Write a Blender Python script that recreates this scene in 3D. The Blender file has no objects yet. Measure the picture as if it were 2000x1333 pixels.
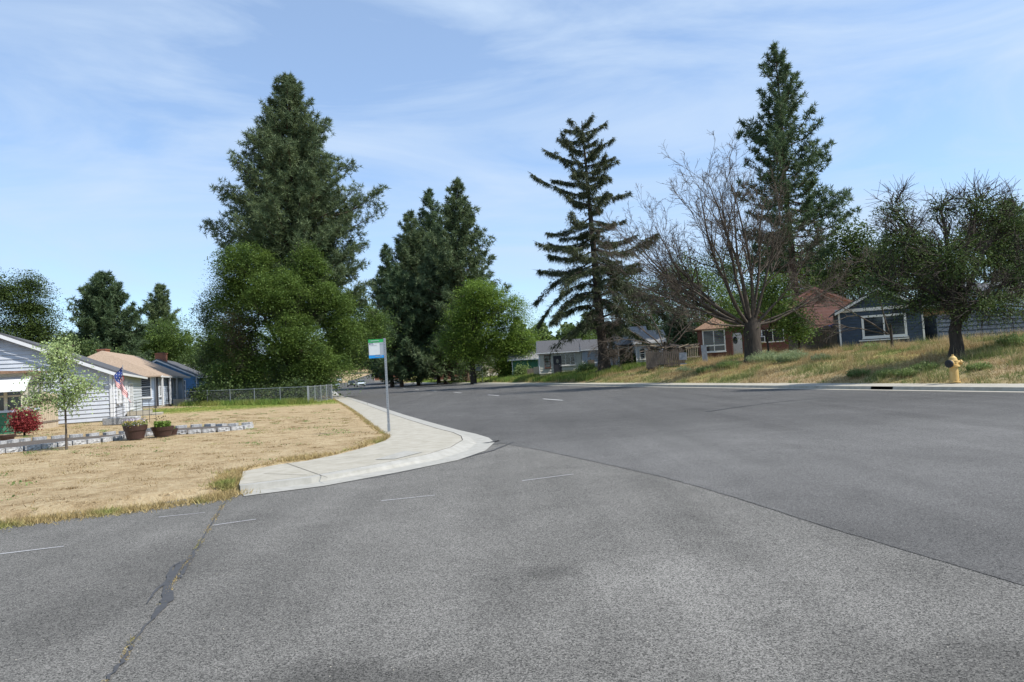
import bpy, math, random
import numpy as np
from mathutils import Vector, Matrix

# ------------------------------------------------------------------ camera, world, sun, exposure
SC = bpy.context.scene
COL = SC.collection
CAM = np.array([0.0, 0.0, 1.6])
PITCH, ROLL = math.radians(2.5), math.radians(-3.3)
cam_data = bpy.data.cameras.new('camera'); cam = bpy.data.objects.new('camera', cam_data); COL.objects.link(cam)
cam_data.sensor_width = 36; cam_data.lens = 24.0; cam_data.clip_end = 3000; cam_data.clip_start = 0.05
CM = Matrix.Rotation(math.radians(90) + PITCH, 4, 'X') @ Matrix.Rotation(ROLL, 4, 'Z')
cam.matrix_world = Matrix.Translation(Vector(CAM)) @ CM
SC.camera = cam

SUN_AZ = math.atan2(-0.30, 0.95)      # direction to the sun in the ground plane, from +X
SUN_EL = math.radians(50)
sd = Vector((math.cos(SUN_AZ) * math.cos(SUN_EL), math.sin(SUN_AZ) * math.cos(SUN_EL), math.sin(SUN_EL)))
sun_data = bpy.data.lights.new('sun', 'SUN'); sun = bpy.data.objects.new('sun', sun_data); COL.objects.link(sun)
sun_data.energy = 4.2; sun_data.angle = math.radians(0.55); sun_data.color = (1.0, 0.955, 0.88)
sun.rotation_euler = sd.to_track_quat('Z', 'Y').to_euler()
SC.view_settings.view_transform = 'Standard'; SC.view_settings.look = 'None'
SC.view_settings.exposure = 0.62; SC.view_settings.gamma = 1.0

W = bpy.data.worlds.new('World'); SC.world = W; W.use_nodes = True
nt = W.node_tree; nt.nodes.clear()
def N(nt, t, **kw):
    n = nt.nodes.new(t)
    for k, v in kw.items():
        if k == 'inp':
            for a, b in v.items(): n.inputs[a].default_value = b
        else: setattr(n, k, v)
    return n
sky = N(nt, 'ShaderNodeTexSky', sky_type='NISHITA', sun_disc=False)
sky.sun_elevation = SUN_EL; sky.sun_rotation = math.pi / 2 - SUN_AZ
sky.altitude = 600; sky.air_density = 1.0; sky.dust_density = 0.8; sky.ozone_density = 1.6
tc = N(nt, 'ShaderNodeTexCoord')
mp1 = N(nt, 'ShaderNodeMapping'); mp1.inputs['Rotation'].default_value = (0.1, 0.2, 0.35); mp1.inputs['Scale'].default_value = (1.0, 2.2, 6.5)
no1 = N(nt, 'ShaderNodeTexNoise', inp={'Scale': 1.5, 'Detail': 9.0, 'Roughness': 0.58, 'Distortion': 0.7})
no2 = N(nt, 'ShaderNodeTexNoise', inp={'Scale': 1.3, 'Detail': 3.0, 'Roughness': 0.5, 'Distortion': 0.2})
r1 = N(nt, 'ShaderNodeValToRGB'); r1.color_ramp.elements[0].position = 0.36; r1.color_ramp.elements[1].position = 0.66
r2 = N(nt, 'ShaderNodeValToRGB'); r2.color_ramp.elements[0].position = 0.28; r2.color_ramp.elements[1].position = 0.60
mul = N(nt, 'ShaderNodeMath', operation='MULTIPLY')
mul2 = N(nt, 'ShaderNodeMath', operation='MULTIPLY_ADD', inp={1: 0.66, 2: 0.32}); mul2.use_clamp = True
mixc = N(nt, 'ShaderNodeMixRGB'); mixc.inputs[2].default_value = (3.05, 3.8, 4.85, 1)
bg = N(nt, 'ShaderNodeBackground', inp={'Strength': 0.135}); wo = N(nt, 'ShaderNodeOutputWorld')
L = nt.links.new
L(tc.outputs['Generated'], mp1.inputs[0]); L(mp1.outputs[0], no1.inputs['Vector']); L(tc.outputs['Generated'], no2.inputs['Vector'])
L(no1.outputs[0], r1.inputs[0]); L(no2.outputs[0], r2.inputs[0]); L(r1.outputs[0], mul.inputs[0]); L(r2.outputs[0], mul.inputs[1])
L(mul.outputs[0], mul2.inputs[0]); L(mul2.outputs[0], mixc.inputs[0]); tint = N(nt, 'ShaderNodeMixRGB', blend_type='MULTIPLY', inp={0: 1.0}); tint.inputs[2].default_value = (.83, .985, 1.1, 1); L(sky.outputs[0], tint.inputs[1]); L(tint.outputs[0], mixc.inputs[1]); L(mixc.outputs[0], bg.inputs[0]); L(bg.outputs[0], wo.inputs[0])

# ------------------------------------------------------------------ measuring helpers (photo pixel -> place in the world)
R3 = np.array(CM.to_3x3())
def ray(px, py): return R3 @ np.array([(px - 1000) / 1333.0, (666.5 - py) / 1333.0, -1.0])
def pt(px, py, Y): d = ray(px, py); return CAM + d * (Y / d[1])
def g(px, py, z=0.0): d = ray(px, py); return CAM + d * ((z - CAM[2]) / d[2])
def g2(px, py, z=0.0): return tuple(g(px, py, z)[:2])

TX, TY = -0.2796, 0.9601             # street direction; q = metres right of the left kerb, s = metres along it
def qs(x, y): return (x + 3) * .9601 + (y - 22.4) * .2796, -(x + 3) * .2796 + (y - 22.4) * .9601
def sq(s, q): return (-3 + q * .9601 - s * .2796, 22.4 + q * .2796 + s * .9601)
def bend(s): return np.where(s > 150, .0022 * np.clip(s - 150, 0, 250) ** 2, 0)
def rise(s): return np.interp(s, [150, 200, 420], [0, 1.0, 16.0])

def px_q(px, q):                      # the point seen at photo column px (near the horizon) lying q metres from the kerb
    k = (px - 1000) / 1333.0
    y = (q - 3 * .9601 + 22.4 * .2796) / (k * .9601 + .2796)
    return k * y, y

SW_IN = [(475, 921), (540, 908), (600, 900), (660, 888), (720, 872), (752, 861), (763, 853), (745, 842), (720, 824), (700, 808), (680, 795), (660, 784), (643, 774.5)]
SW_OUT = [(652, 771.5), (674, 777), (712, 790), (757, 807), (800, 821), (852, 837), (884, 845), (900, 852), (903, 860), (880, 874), (830, 889), (726, 909), (600, 931), (467, 947)]
SWI = [g2(a, b, .1) for a, b in SW_IN]; SWO = [g2(a, b, .1) for a, b in SW_OUT]
farI, farO = sq(140, -1.75), sq(140, -.35)
LAWN = [(-60, -12.0), g2(-30, 1021), g2(120, 1003), g2(250, 989), g2(380, 972), g2(445, 962), g2(468, 950)] + SWI[0:] + [farI, (-260, 160), (-260, -12)]
LAWN = np.array(LAWN)
def poly_sd(x, y, P):                 # signed distance, positive inside
    x = np.asarray(x, float); y = np.asarray(y, float)
    d = np.full(x.shape, 1e9); ins = np.zeros(x.shape, bool); n = len(P)
    for i in range(n):
        ax, ay = P[i]; bx, by = P[(i + 1) % n]; ex, ey = bx - ax, by - ay
        t = np.clip(((x - ax) * ex + (y - ay) * ey) / (ex * ex + ey * ey + 1e-12), 0, 1)
        d = np.minimum(d, np.hypot(x - ax - t * ex, y - ay - t * ey))
        c = (ay > y) != (by > y)
        with np.errstate(divide='ignore', invalid='ignore'):
            xi = ax + (y - ay) * ex / (ey if ey != 0 else 1e-12)
        ins ^= c & (x < xi)
    return np.where(ins, d, -d)
def wob(x, y, a=1.0): return a * (np.sin(x * 1.7 + y * .9) * np.sin(y * 1.3 - x * .6) + .5 * np.sin(x * 4.1 - 1) * np.sin(y * 3.7 + 2))
def H(x, y):
    x = np.asarray(x, float); y = np.asarray(y, float)
    q, s = qs(x, y); q = q - bend(s)
    top = np.interp(s, [-30, 20, 32, 45, 60, 80, 110, 200], [1.8, 1.8, 1.68, 1.22, 1.1, 1.0, .7, .4])
    prof = np.interp(q, [19.9, 21, 24, 27, 30, 34], [.0, .17, .52, .75, .9, 1])
    zr = .1 + top * prof + wob(x, y, .04) * np.clip(q - 19.9, 0, 1)
    sdl = poly_sd(x, y, LAWN)
    zl = -.06 + .165 * np.clip(sdl / .14 + .75, 0, 1) + np.interp(q, [-25, -4], [.3, 0]) * np.clip(sdl / 3, 0, 1) + wob(x, y, .008)
    zl = np.where(s > 100, -.06 + .2 * np.clip((-.4 - q) / 1.5, 0, 1), zl)
    z = np.where(q > 19.85, zr, np.where(q < 3, zl, -.06))
    return z + rise(s)
def Hf(x, y): return float(H(np.array([x]), np.array([y]))[0])

# ------------------------------------------------------------------ materials
def principled(name):
    m = bpy.data.materials.new(name); m.use_nodes = True
    return m, m.node_tree, m.node_tree.nodes['Principled BSDF']
def mat(name, col, rough=.7, var=.15, scale=6.0, bump=.0, bscale=40.0, metal=0.0, spec=.4, col2=None, stretch=None, detail=5):
    m, t, b = principled(name); l = t.links.new
    tcn = N(t, 'ShaderNodeTexCoord'); no = N(t, 'ShaderNodeTexNoise', inp={'Scale': scale, 'Detail': detail, 'Roughness': .65})
    src = tcn.outputs['Object']
    if stretch:
        mp = N(t, 'ShaderNodeMapping'); mp.inputs['Scale'].default_value = stretch; l(src, mp.inputs[0]); src = mp.outputs[0]
    l(src, no.inputs['Vector'])
    rp = N(t, 'ShaderNodeValToRGB'); a, c = rp.color_ramp.elements; a.position = .32; c.position = .68
    c2 = col2 or tuple(min(1, v * (1 + var)) for v in col)
    c1 = col if col2 else tuple(v * (1 - var) for v in col)
    a.color = (*c1, 1); c.color = (*c2, 1)
    l(no.outputs[0], rp.inputs[0]); l(rp.outputs[0], b.inputs['Base Color'])
    b.inputs['Roughness'].default_value = rough; b.inputs['Metallic'].default_value = metal; b.inputs['Specular IOR Level'].default_value = spec
    if bump:
        nb = N(t, 'ShaderNodeTexNoise', inp={'Scale': bscale, 'Detail': 4.0}); l(src, nb.inputs['Vector'])
        bp = N(t, 'ShaderNodeBump', inp={'Strength': bump, 'Distance': .02}); l(nb.outputs[0], bp.inputs['Height']); l(bp.outputs[0], b.inputs['Normal'])
    return m
def foliage(name, c1, c2, trans=.35, rough=.6):
    m = bpy.data.materials.new(name); m.use_nodes = True; t = m.node_tree; t.nodes.clear(); l = t.links.new
    geo = N(t, 'ShaderNodeNewGeometry'); rp = N(t, 'ShaderNodeValToRGB'); a, c = rp.color_ramp.elements
    a.color = (*c1, 1); c.color = (*c2, 1)
    no = N(t, 'ShaderNodeTexNoise', inp={'Scale': .9, 'Detail': 2.0}); tcn = N(t, 'ShaderNodeTexCoord'); l(tcn.outputs['Object'], no.inputs['Vector'])
    ad = N(t, 'ShaderNodeMath', operation='MULTIPLY_ADD', inp={1: .38}); l(geo.outputs['Random Per Island'], ad.inputs[0])
    sb = N(t, 'ShaderNodeMath', operation='MULTIPLY_ADD', inp={1: 1.5, 2: -.44}); l(no.outputs[0], sb.inputs[0]); l(sb.outputs[0], ad.inputs[2]); l(ad.outputs[0], rp.inputs[0])
    b = N(t, 'ShaderNodeBsdfPrincipled', inp={'Roughness': rough, 'Specular IOR Level': .3}); l(rp.outputs[0], b.inputs['Base Color'])
    tr = N(t, 'ShaderNodeBsdfTranslucent'); l(rp.outputs[0], tr.inputs[0]); mx = N(t, 'ShaderNodeMixShader', inp={0: trans})
    o = N(t, 'ShaderNodeOutputMaterial'); l(b.outputs[0], mx.inputs[1]); l(tr.outputs[0], mx.inputs[2]); l(mx.outputs[0], o.inputs[0])
    return m
def glass(name, col=(.02, .025, .03)):
    m, t, b = principled(name); b.inputs['Base Color'].default_value = (*col, 1); b.inputs['Roughness'].default_value = .06; b.inputs['Specular IOR Level'].default_value = .7
    return m
M = {}
M['bark'] = mat('bark', (.022, .017, .013), .9, col2=(.06, .047, .036), scale=9, bump=.8, bscale=14, stretch=(1, 1, .25))
M['pinebark'] = mat('pine_bark', (.045, .03, .022), .9, col2=(.13, .08, .055), scale=7, bump=.8, bscale=12, stretch=(1, 1, .3))
M['deadwood'] = mat('dead_wood', (.035, .027, .02), .9, col2=(.12, .095, .072), scale=5)
M['pine'] = foliage('pine_needles', (.042, .075, .036), (.165, .21, .095), .28)
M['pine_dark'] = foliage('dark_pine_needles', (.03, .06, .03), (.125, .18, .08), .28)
M['spruce'] = foliage('spruce_needles', (.024, .037, .016), (.09, .108, .046), .2)
M['maple'] = foliage('maple_leaves', (.034, .075, .018), (.18, .26, .055), .33)
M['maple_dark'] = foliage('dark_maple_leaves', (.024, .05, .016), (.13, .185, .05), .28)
M['bright'] = foliage('bright_leaves', (.06, .12, .02), (.24, .34, .055), .35)
M['pale_leaf'] = foliage('pale_leaves', (.18, .26, .08), (.52, .62, .3), .4)
M['brownleaf'] = foliage('dying_leaves', (.06, .05, .025), (.17, .14, .06), .3)
M['red_leaf'] = foliage('red_leaves', (.13, .02, .02), (.34, .05, .05), .3)
M['weed'] = foliage('weed_leaves', (.10, .16, .05), (.30, .37, .13), .45)
M['weed_grey'] = foliage('grey_green_weeds', (.18, .24, .12), (.42, .48, .27), .45)
M['concrete'] = mat('concrete', (.29, .268, .215), .85, col2=(.38, .355, .30), scale=3.5, bump=.25, bscale=90)
M['concrete_light'] = mat('pale_concrete', (.27, .262, .232), .85, col2=(.35, .34, .31), scale=5)
M['joint'] = mat('joint_dirt', (.06, .05, .04), .95)
M['block'] = mat('split_face_concrete', (.2, .2, .2), .9, col2=(.46, .46, .46), scale=14, bump=1.0, bscale=30)
M['galv'] = mat('galvanised_steel', (.34, .36, .38), .45, var=.12, scale=20, metal=.6)
M['white'] = mat('white_paint', (.6, .61, .62), .6, var=.05, scale=4)
M['white_siding'] = mat('white_siding_paint', (.45, .475, .52), .6, var=.07, scale=2.5, bump=.1)
M['cream'] = mat('cream_paint', (.5, .48, .4), .7, var=.1, scale=3)
M['blue_grey'] = mat('pale_blue_paint', (.45, .52, .62), .65, var=.08, scale=3)
M['blue'] = mat('bright_blue_paint', (.1, .24, .44), .6, var=.12, scale=3)
M['navy'] = mat('dark_blue_paint', (.035, .052, .075), .65, var=.2, scale=3, bump=.15)
M['green_paint'] = mat('green_paint', (.04, .15, .085), .65, var=.15, scale=3)
M['brown_paint'] = mat('brown_paint', (.125, .05, .033), .75, var=.15, scale=4)
M['salmon'] = mat('salmon_paint', (.46, .23, .175), .7, var=.1, scale=2.5)
M['osb'] = mat('bare_sheathing', (.24, .13, .05), .9, col2=(.42, .25, .1), scale=18)
M['roof_grey'] = mat('grey_shingles', (.055, .058, .064), .9, col2=(.10, .10, .108), scale=12, bump=.6, bscale=25)
M['roof_light'] = mat('light_grey_shingles', (.19, .19, .19), .9, col2=(.28, .28, .28), scale=12, bump=.6, bscale=25)
M['roof_tan'] = mat('tan_shingles', (.27, .2, .145), .9, col2=(.38, .29, .215), scale=10, bump=.6, bscale=25)
M['roof_brown'] = mat('brown_shingles', (.15, .085, .05), .9, col2=(.25, .155, .1), scale=10, bump=.6, bscale=25)
M['trim'] = mat('off_white_trim', (.62, .61, .57), .6, var=.06, scale=5)
M['dark_trim'] = mat('dark_trim', (.03, .03, .035), .6)
M['brick'] = mat('chimney_brick', (.2, .075, .045), .9, col2=(.36, .16, .1), scale=25, bump=.5)
M['glass'] = glass('window_glass'); M['curtain'] = mat('curtain_cloth', (.3, .31, .3), .9, var=.2, scale=8, stretch=(6, 6, .5))
M['wood_grey'] = mat('weathered_wood', (.09, .07, .055), .9, col2=(.24, .195, .155), scale=5, bump=.5, stretch=(8, 8, .6))
M['wood_pale'] = mat('pale_pallet_wood', (.3, .24, .17), .9, col2=(.5, .42, .3), scale=6, stretch=(5, 5, .6))
M['tarp'] = mat('blue_tarp', (.02, .1, .5), .5, var=.2)
M['black'] = mat('black_plastic', (.015, .015, .017), .55); M['rubber'] = mat('tyre_rubber', (.02, .02, .02), .85)
M['pot'] = mat('brown_pot_plastic', (.05, .026, .022), .5, var=.15); M['soil'] = mat('dark_soil', (.035, .026, .018), .95, var=.4, bump=.6)
M['hyd'] = mat('yellow_hydrant_paint', (.5, .31, .09), .6, col2=(.6, .42, .17), scale=12, bump=.15)
M['silver'] = mat('silver_steel', (.5, .52, .55), .35, metal=.8)
M['flag_red'] = mat('red_cloth', (.5, .07, .08), .8, var=.1); M['flag_white'] = mat('white_cloth', (.7, .66, .64), .8, var=.05); M['flag_blue'] = mat('blue_cloth', (.04, .07, .25), .8, var=.15)
M['sign_green'] = mat('sign_green', (.03, .38, .1), .4, var=.03); M['sign_blue'] = mat('sign_blue', (.02, .28, .68), .4, var=.03); M['sign_white'] = mat('sign_white', (.66, .68, .68), .45, var=.03)
M['sign_grey'] = mat('sign_grey', (.36, .4, .44), .45, var=.03); M['ink'] = mat('dark_ink', (.03, .06, .14), .6)
M['mark'] = mat('road_paint', (.62, .62, .6), .7, var=.2, scale=30)
M['faint_mark'] = mat('worn_road_paint', (.2, .2, .2), .8, col2=(.42, .42, .42), scale=60)
M['tar'] = mat('tar_sealant', (.055, .055, .057), .7, var=.2, scale=20)
M['debris'] = mat('leaf_litter', (.11, .06, .04), .95, col2=(.24, .14, .09), scale=30, bump=.5)
M['mulch'] = mat('dark_mulch', (.05, .04, .032), .95, col2=(.12, .1, .08), scale=30, bump=.6)

def asphalt(name, lo, hi, coarse, patch, stains=()):
    m, t, b = principled(name); l = t.links.new
    tcn = N(t, 'ShaderNodeTexCoord'); o = tcn.outputs['Object']
    vo = N(t, 'ShaderNodeTexVoronoi', inp={'Scale': coarse, 'Randomness': 1.0}); l(o, vo.inputs['Vector']); sepc = N(t, 'ShaderNodeSeparateColor'); l(vo.outputs['Color'], sepc.inputs[0])
    vo2 = N(t, 'ShaderNodeTexVoronoi', inp={'Scale': coarse * 2.6, 'Randomness': 1.0}); l(o, vo2.inputs['Vector']); sep2 = N(t, 'ShaderNodeSeparateColor'); l(vo2.outputs['Color'], sep2.inputs[0])
    fine = N(t, 'ShaderNodeMath', operation='MULTIPLY_ADD', inp={1: .55}); half = N(t, 'ShaderNodeMath', operation='MULTIPLY', inp={1: .45}); l(sep2.outputs[0], half.inputs[0]); l(sepc.outputs[0], fine.inputs[0]); l(half.outputs[0], fine.inputs[2])
    med = N(t, 'ShaderNodeTexNoise', inp={'Scale': 1.1, 'Detail': 6.0, 'Roughness': .6, 'Distortion': .5}); l(o, med.inputs['Vector'])
    big = N(t, 'ShaderNodeTexNoise', inp={'Scale': .16, 'Detail': 3.0, 'Distortion': 1.2}); l(o, big.inputs['Vector'])
    mp = N(t, 'ShaderNodeMapping'); mp.inputs['Rotation'].default_value = (0, 0, -math.atan2(.2796, .9601)); mp.inputs['Scale'].default_value = (1.0, .045, 1); l(o, mp.inputs[0])
    stk = N(t, 'ShaderNodeTexNoise', inp={'Scale': 1.3, 'Detail': 4.0}); l(mp.outputs[0], stk.inputs['Vector'])
    rp = N(t, 'ShaderNodeValToRGB'); a, c = rp.color_ramp.elements; a.position = .36; c.position = .64
    a.color = (*lo, 1); c.color = (*hi, 1); rp.color_ramp.elements[0].position = .12; rp.color_ramp.elements[1].position = .92; l(fine.outputs[0], rp.inputs[0])
    s = N(t, 'ShaderNodeMath', operation='ADD'); l(med.outputs[0], s.inputs[0]); l(big.outputs[0], s.inputs[1])
    s2 = N(t, 'ShaderNodeMath', operation='ADD'); l(s.outputs[0], s2.inputs[0]); l(stk.outputs[0], s2.inputs[1])
    mr = N(t, 'ShaderNodeMapRange', inp={'From Min': 1.1, 'From Max': 1.9, 'To Min': 1 - patch, 'To Max': 1 + patch}); l(s2.outputs[0], mr.inputs[0])
    mx = N(t, 'ShaderNodeMixRGB', blend_type='MULTIPLY', inp={0: 1.0}); l(rp.outputs[0], mx.inputs[1]); l(mr.outputs[0], mx.inputs[2]); last = mx.outputs[0]
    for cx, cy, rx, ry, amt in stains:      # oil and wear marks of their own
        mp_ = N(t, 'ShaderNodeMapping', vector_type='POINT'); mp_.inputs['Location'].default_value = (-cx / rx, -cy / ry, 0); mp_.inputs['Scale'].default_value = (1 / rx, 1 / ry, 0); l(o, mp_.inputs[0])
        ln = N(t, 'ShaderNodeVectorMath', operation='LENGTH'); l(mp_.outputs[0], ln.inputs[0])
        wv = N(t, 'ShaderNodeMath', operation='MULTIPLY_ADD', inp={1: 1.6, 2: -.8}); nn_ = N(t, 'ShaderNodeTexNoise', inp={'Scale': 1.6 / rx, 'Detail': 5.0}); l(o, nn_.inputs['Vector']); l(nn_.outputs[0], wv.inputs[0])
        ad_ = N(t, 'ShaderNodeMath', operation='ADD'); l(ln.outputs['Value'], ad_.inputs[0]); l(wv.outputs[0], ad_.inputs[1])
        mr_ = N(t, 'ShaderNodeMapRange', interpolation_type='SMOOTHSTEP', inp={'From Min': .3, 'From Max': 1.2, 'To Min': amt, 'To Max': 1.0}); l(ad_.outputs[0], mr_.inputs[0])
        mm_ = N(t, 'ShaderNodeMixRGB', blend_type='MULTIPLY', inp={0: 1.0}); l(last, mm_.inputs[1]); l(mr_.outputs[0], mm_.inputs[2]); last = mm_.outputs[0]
    l(last, b.inputs['Base Color'])
    bp = N(t, 'ShaderNodeBump', inp={'Strength': .25, 'Distance': .004}); l(fine.outputs[0], bp.inputs['Height']); l(bp.outputs[0], b.inputs['Normal'])
    b.inputs['Roughness'].default_value = .9; b.inputs['Specular IOR Level'].default_value = .15
    return m
M['asphalt'] = asphalt('main_asphalt', (.018, .018, .018), (.158, .154, .148), 125, .2, [(3.5, 11, 9, 6, 1.28), (9, 12, 8, 4, 1.12), (6, 21, 12, 3, .9)])
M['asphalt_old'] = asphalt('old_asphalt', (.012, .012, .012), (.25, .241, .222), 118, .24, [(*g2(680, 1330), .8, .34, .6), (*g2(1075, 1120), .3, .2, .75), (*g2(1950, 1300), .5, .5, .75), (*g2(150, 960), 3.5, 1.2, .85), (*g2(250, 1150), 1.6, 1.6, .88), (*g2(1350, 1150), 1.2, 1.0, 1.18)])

def ground_mat():
    m, t, b = principled('ground_soil_and_dry_grass'); l = t.links.new
    tcn = N(t, 'ShaderNodeTexCoord'); o = tcn.outputs['Object']
    n1 = N(t, 'ShaderNodeTexNoise', inp={'Scale': .55, 'Detail': 5.0, 'Roughness': .6}); n2 = N(t, 'ShaderNodeTexNoise', inp={'Scale': 9.0, 'Detail': 8.0, 'Roughness': .75}); n3 = N(t, 'ShaderNodeTexNoise', inp={'Scale': 60.0, 'Detail': 3.0, 'Roughness': .7})
    for n in (n1, n2, n3): l(o, n.inputs['Vector'])
    r = N(t, 'ShaderNodeValToRGB'); e = r.color_ramp.elements; e[0].position = .3; e[0].color = (.12, .08, .042, 1); e[1].position = .62; e[1].color = (.44, .355, .225, 1)
    x = e.new(.46); x.color = (.31, .23, .13, 1)
    s = N(t, 'ShaderNodeMath', operation='MULTIPLY_ADD', inp={1: .55}); l(n2.outputs[0], s.inputs[0])
    s3 = N(t, 'ShaderNodeMath', operation='MULTIPLY', inp={1: .45}); l(n3.outputs[0], s3.inputs[0]); l(s3.outputs[0], s.inputs[2])
    n4 = N(t, 'ShaderNodeTexNoise', inp={'Scale': 1.6, 'Detail': 5.0, 'Roughness': .7, 'Distortion': .4}); l(o, n4.inputs['Vector'])
    s4 = N(t, 'ShaderNodeMath', operation='MULTIPLY_ADD', inp={1: .5, 2: -.25}); l(n4.outputs[0], s4.inputs[0]); s5 = N(t, 'ShaderNodeMath', operation='ADD'); l(s4.outputs[0], s5.inputs[0]); l(s.outputs[0], s5.inputs[1]); l(s5.outputs[0], r.inputs[0])
    gr = N(t, 'ShaderNodeValToRGB'); e = gr.color_ramp.elements; e[0].position = .5; e[1].position = .62; e[0].color = (0, 0, 0, 1); e[1].color = (1, 1, 1, 1); l(n1.outputs[0], gr.inputs[0])
    # watered greener strip of lawn near the wire fence, and green weeds on the far verges: a true difference in what grows there
    at = N(t, 'ShaderNodeAttribute', attribute_name='green'); mm = N(t, 'ShaderNodeMath', operation='MULTIPLY_ADD', inp={1: .35}); mm.use_clamp = True
    l(gr.outputs[0], mm.inputs[0]); l(at.outputs['Fac'], mm.inputs[2])
    m3 = N(t, 'ShaderNodeMath', operation='MULTIPLY', inp={1: 1.0}); l(at.outputs['Fac'], m3.inputs[0]); 
    gc = N(t, 'ShaderNodeValToRGB'); e = gc.color_ramp.elements; e[0].position = .35; e[1].position = .65; e[0].color = (.13, .14, .03, 1); e[1].color = (.36, .35, .09, 1); l(n2.outputs[0], gc.inputs[0])
    mx = N(t, 'ShaderNodeMixRGB'); l(m3.outputs[0], mx.inputs[0]); l(r.outputs[0], mx.inputs[1]); l(gc.outputs[0], mx.inputs[2]); l(mx.outputs[0], b.inputs['Base Color'])
    bp = N(t, 'ShaderNodeBump', inp={'Strength': 1.0, 'Distance': .05}); l(n2.outputs[0], bp.inputs['Height']); l(bp.outputs[0], b.inputs['Normal'])
    b.inputs['Roughness'].default_value = .95; b.inputs['Specular IOR Level'].default_value = .1
    return m
M['ground'] = ground_mat()

def blade_mat(name, dry1, dry2, gr1, gr2, lo=.5, hi=.6, scale=.45, bias=0.0):
    m = bpy.data.materials.new(name); m.use_nodes = True; t = m.node_tree; t.nodes.clear(); l = t.links.new
    geo = N(t, 'ShaderNodeNewGeometry'); tcn = N(t, 'ShaderNodeTexCoord')
    ra = N(t, 'ShaderNodeValToRGB'); ra.color_ramp.elements[0].color = (*dry1, 1); ra.color_ramp.elements[1].color = (*dry2, 1)
    rb = N(t, 'ShaderNodeValToRGB'); rb.color_ramp.elements[0].color = (*gr1, 1); rb.color_ramp.elements[1].color = (*gr2, 1)
    l(geo.outputs['Random Per Island'], ra.inputs[0]); l(geo.outputs['Random Per Island'], rb.inputs[0])
    no = N(t, 'ShaderNodeTexNoise', inp={'Scale': scale, 'Detail': 4.0, 'Roughness': .6}); l(tcn.outputs['Object'], no.inputs['Vector'])
    mr = N(t, 'ShaderNodeMapRange', inp={'From Min': lo, 'From Max': hi}); l(no.outputs[0], mr.inputs[0])
    mx = N(t, 'ShaderNodeMixRGB'); l(mr.outputs[0], mx.inputs[0]); l(ra.outputs[0], mx.inputs[1]); l(rb.outputs[0], mx.inputs[2])
    b = N(t, 'ShaderNodeBsdfDiffuse'); tr = N(t, 'ShaderNodeBsdfTranslucent'); l(mx.outputs[0], b.inputs[0]); l(mx.outputs[0], tr.inputs[0])
    ms = N(t, 'ShaderNodeMixShader', inp={0: .3}); o = N(t, 'ShaderNodeOutputMaterial'); l(b.outputs[0], ms.inputs[1]); l(tr.outputs[0], ms.inputs[2]); l(ms.outputs[0], o.inputs[0])
    return m
M['lawn_blade'] = blade_mat('dry_lawn_blades', (.26, .18, .09), (.6, .47, .29), (.22, .22, .08), (.4, .38, .17), .6, .7)
M['wild_blade'] = blade_mat('wild_grass_blades', (.22, .16, .075), (.56, .42, .23), (.08, .12, .035), (.26, .3, .11), .47, .56)
M['edge_blade'] = blade_mat('edge_grass_blades', (.22, .16, .07), (.56, .44, .22), (.15, .17, .05), (.34, .36, .12), .52, .66, 1.2)
M['green_blade'] = blade_mat('green_grass_blades', (.2, .2, .06), (.4, .38, .12), (.08, .14, .03), (.22, .32, .08), .3, .55)

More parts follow.
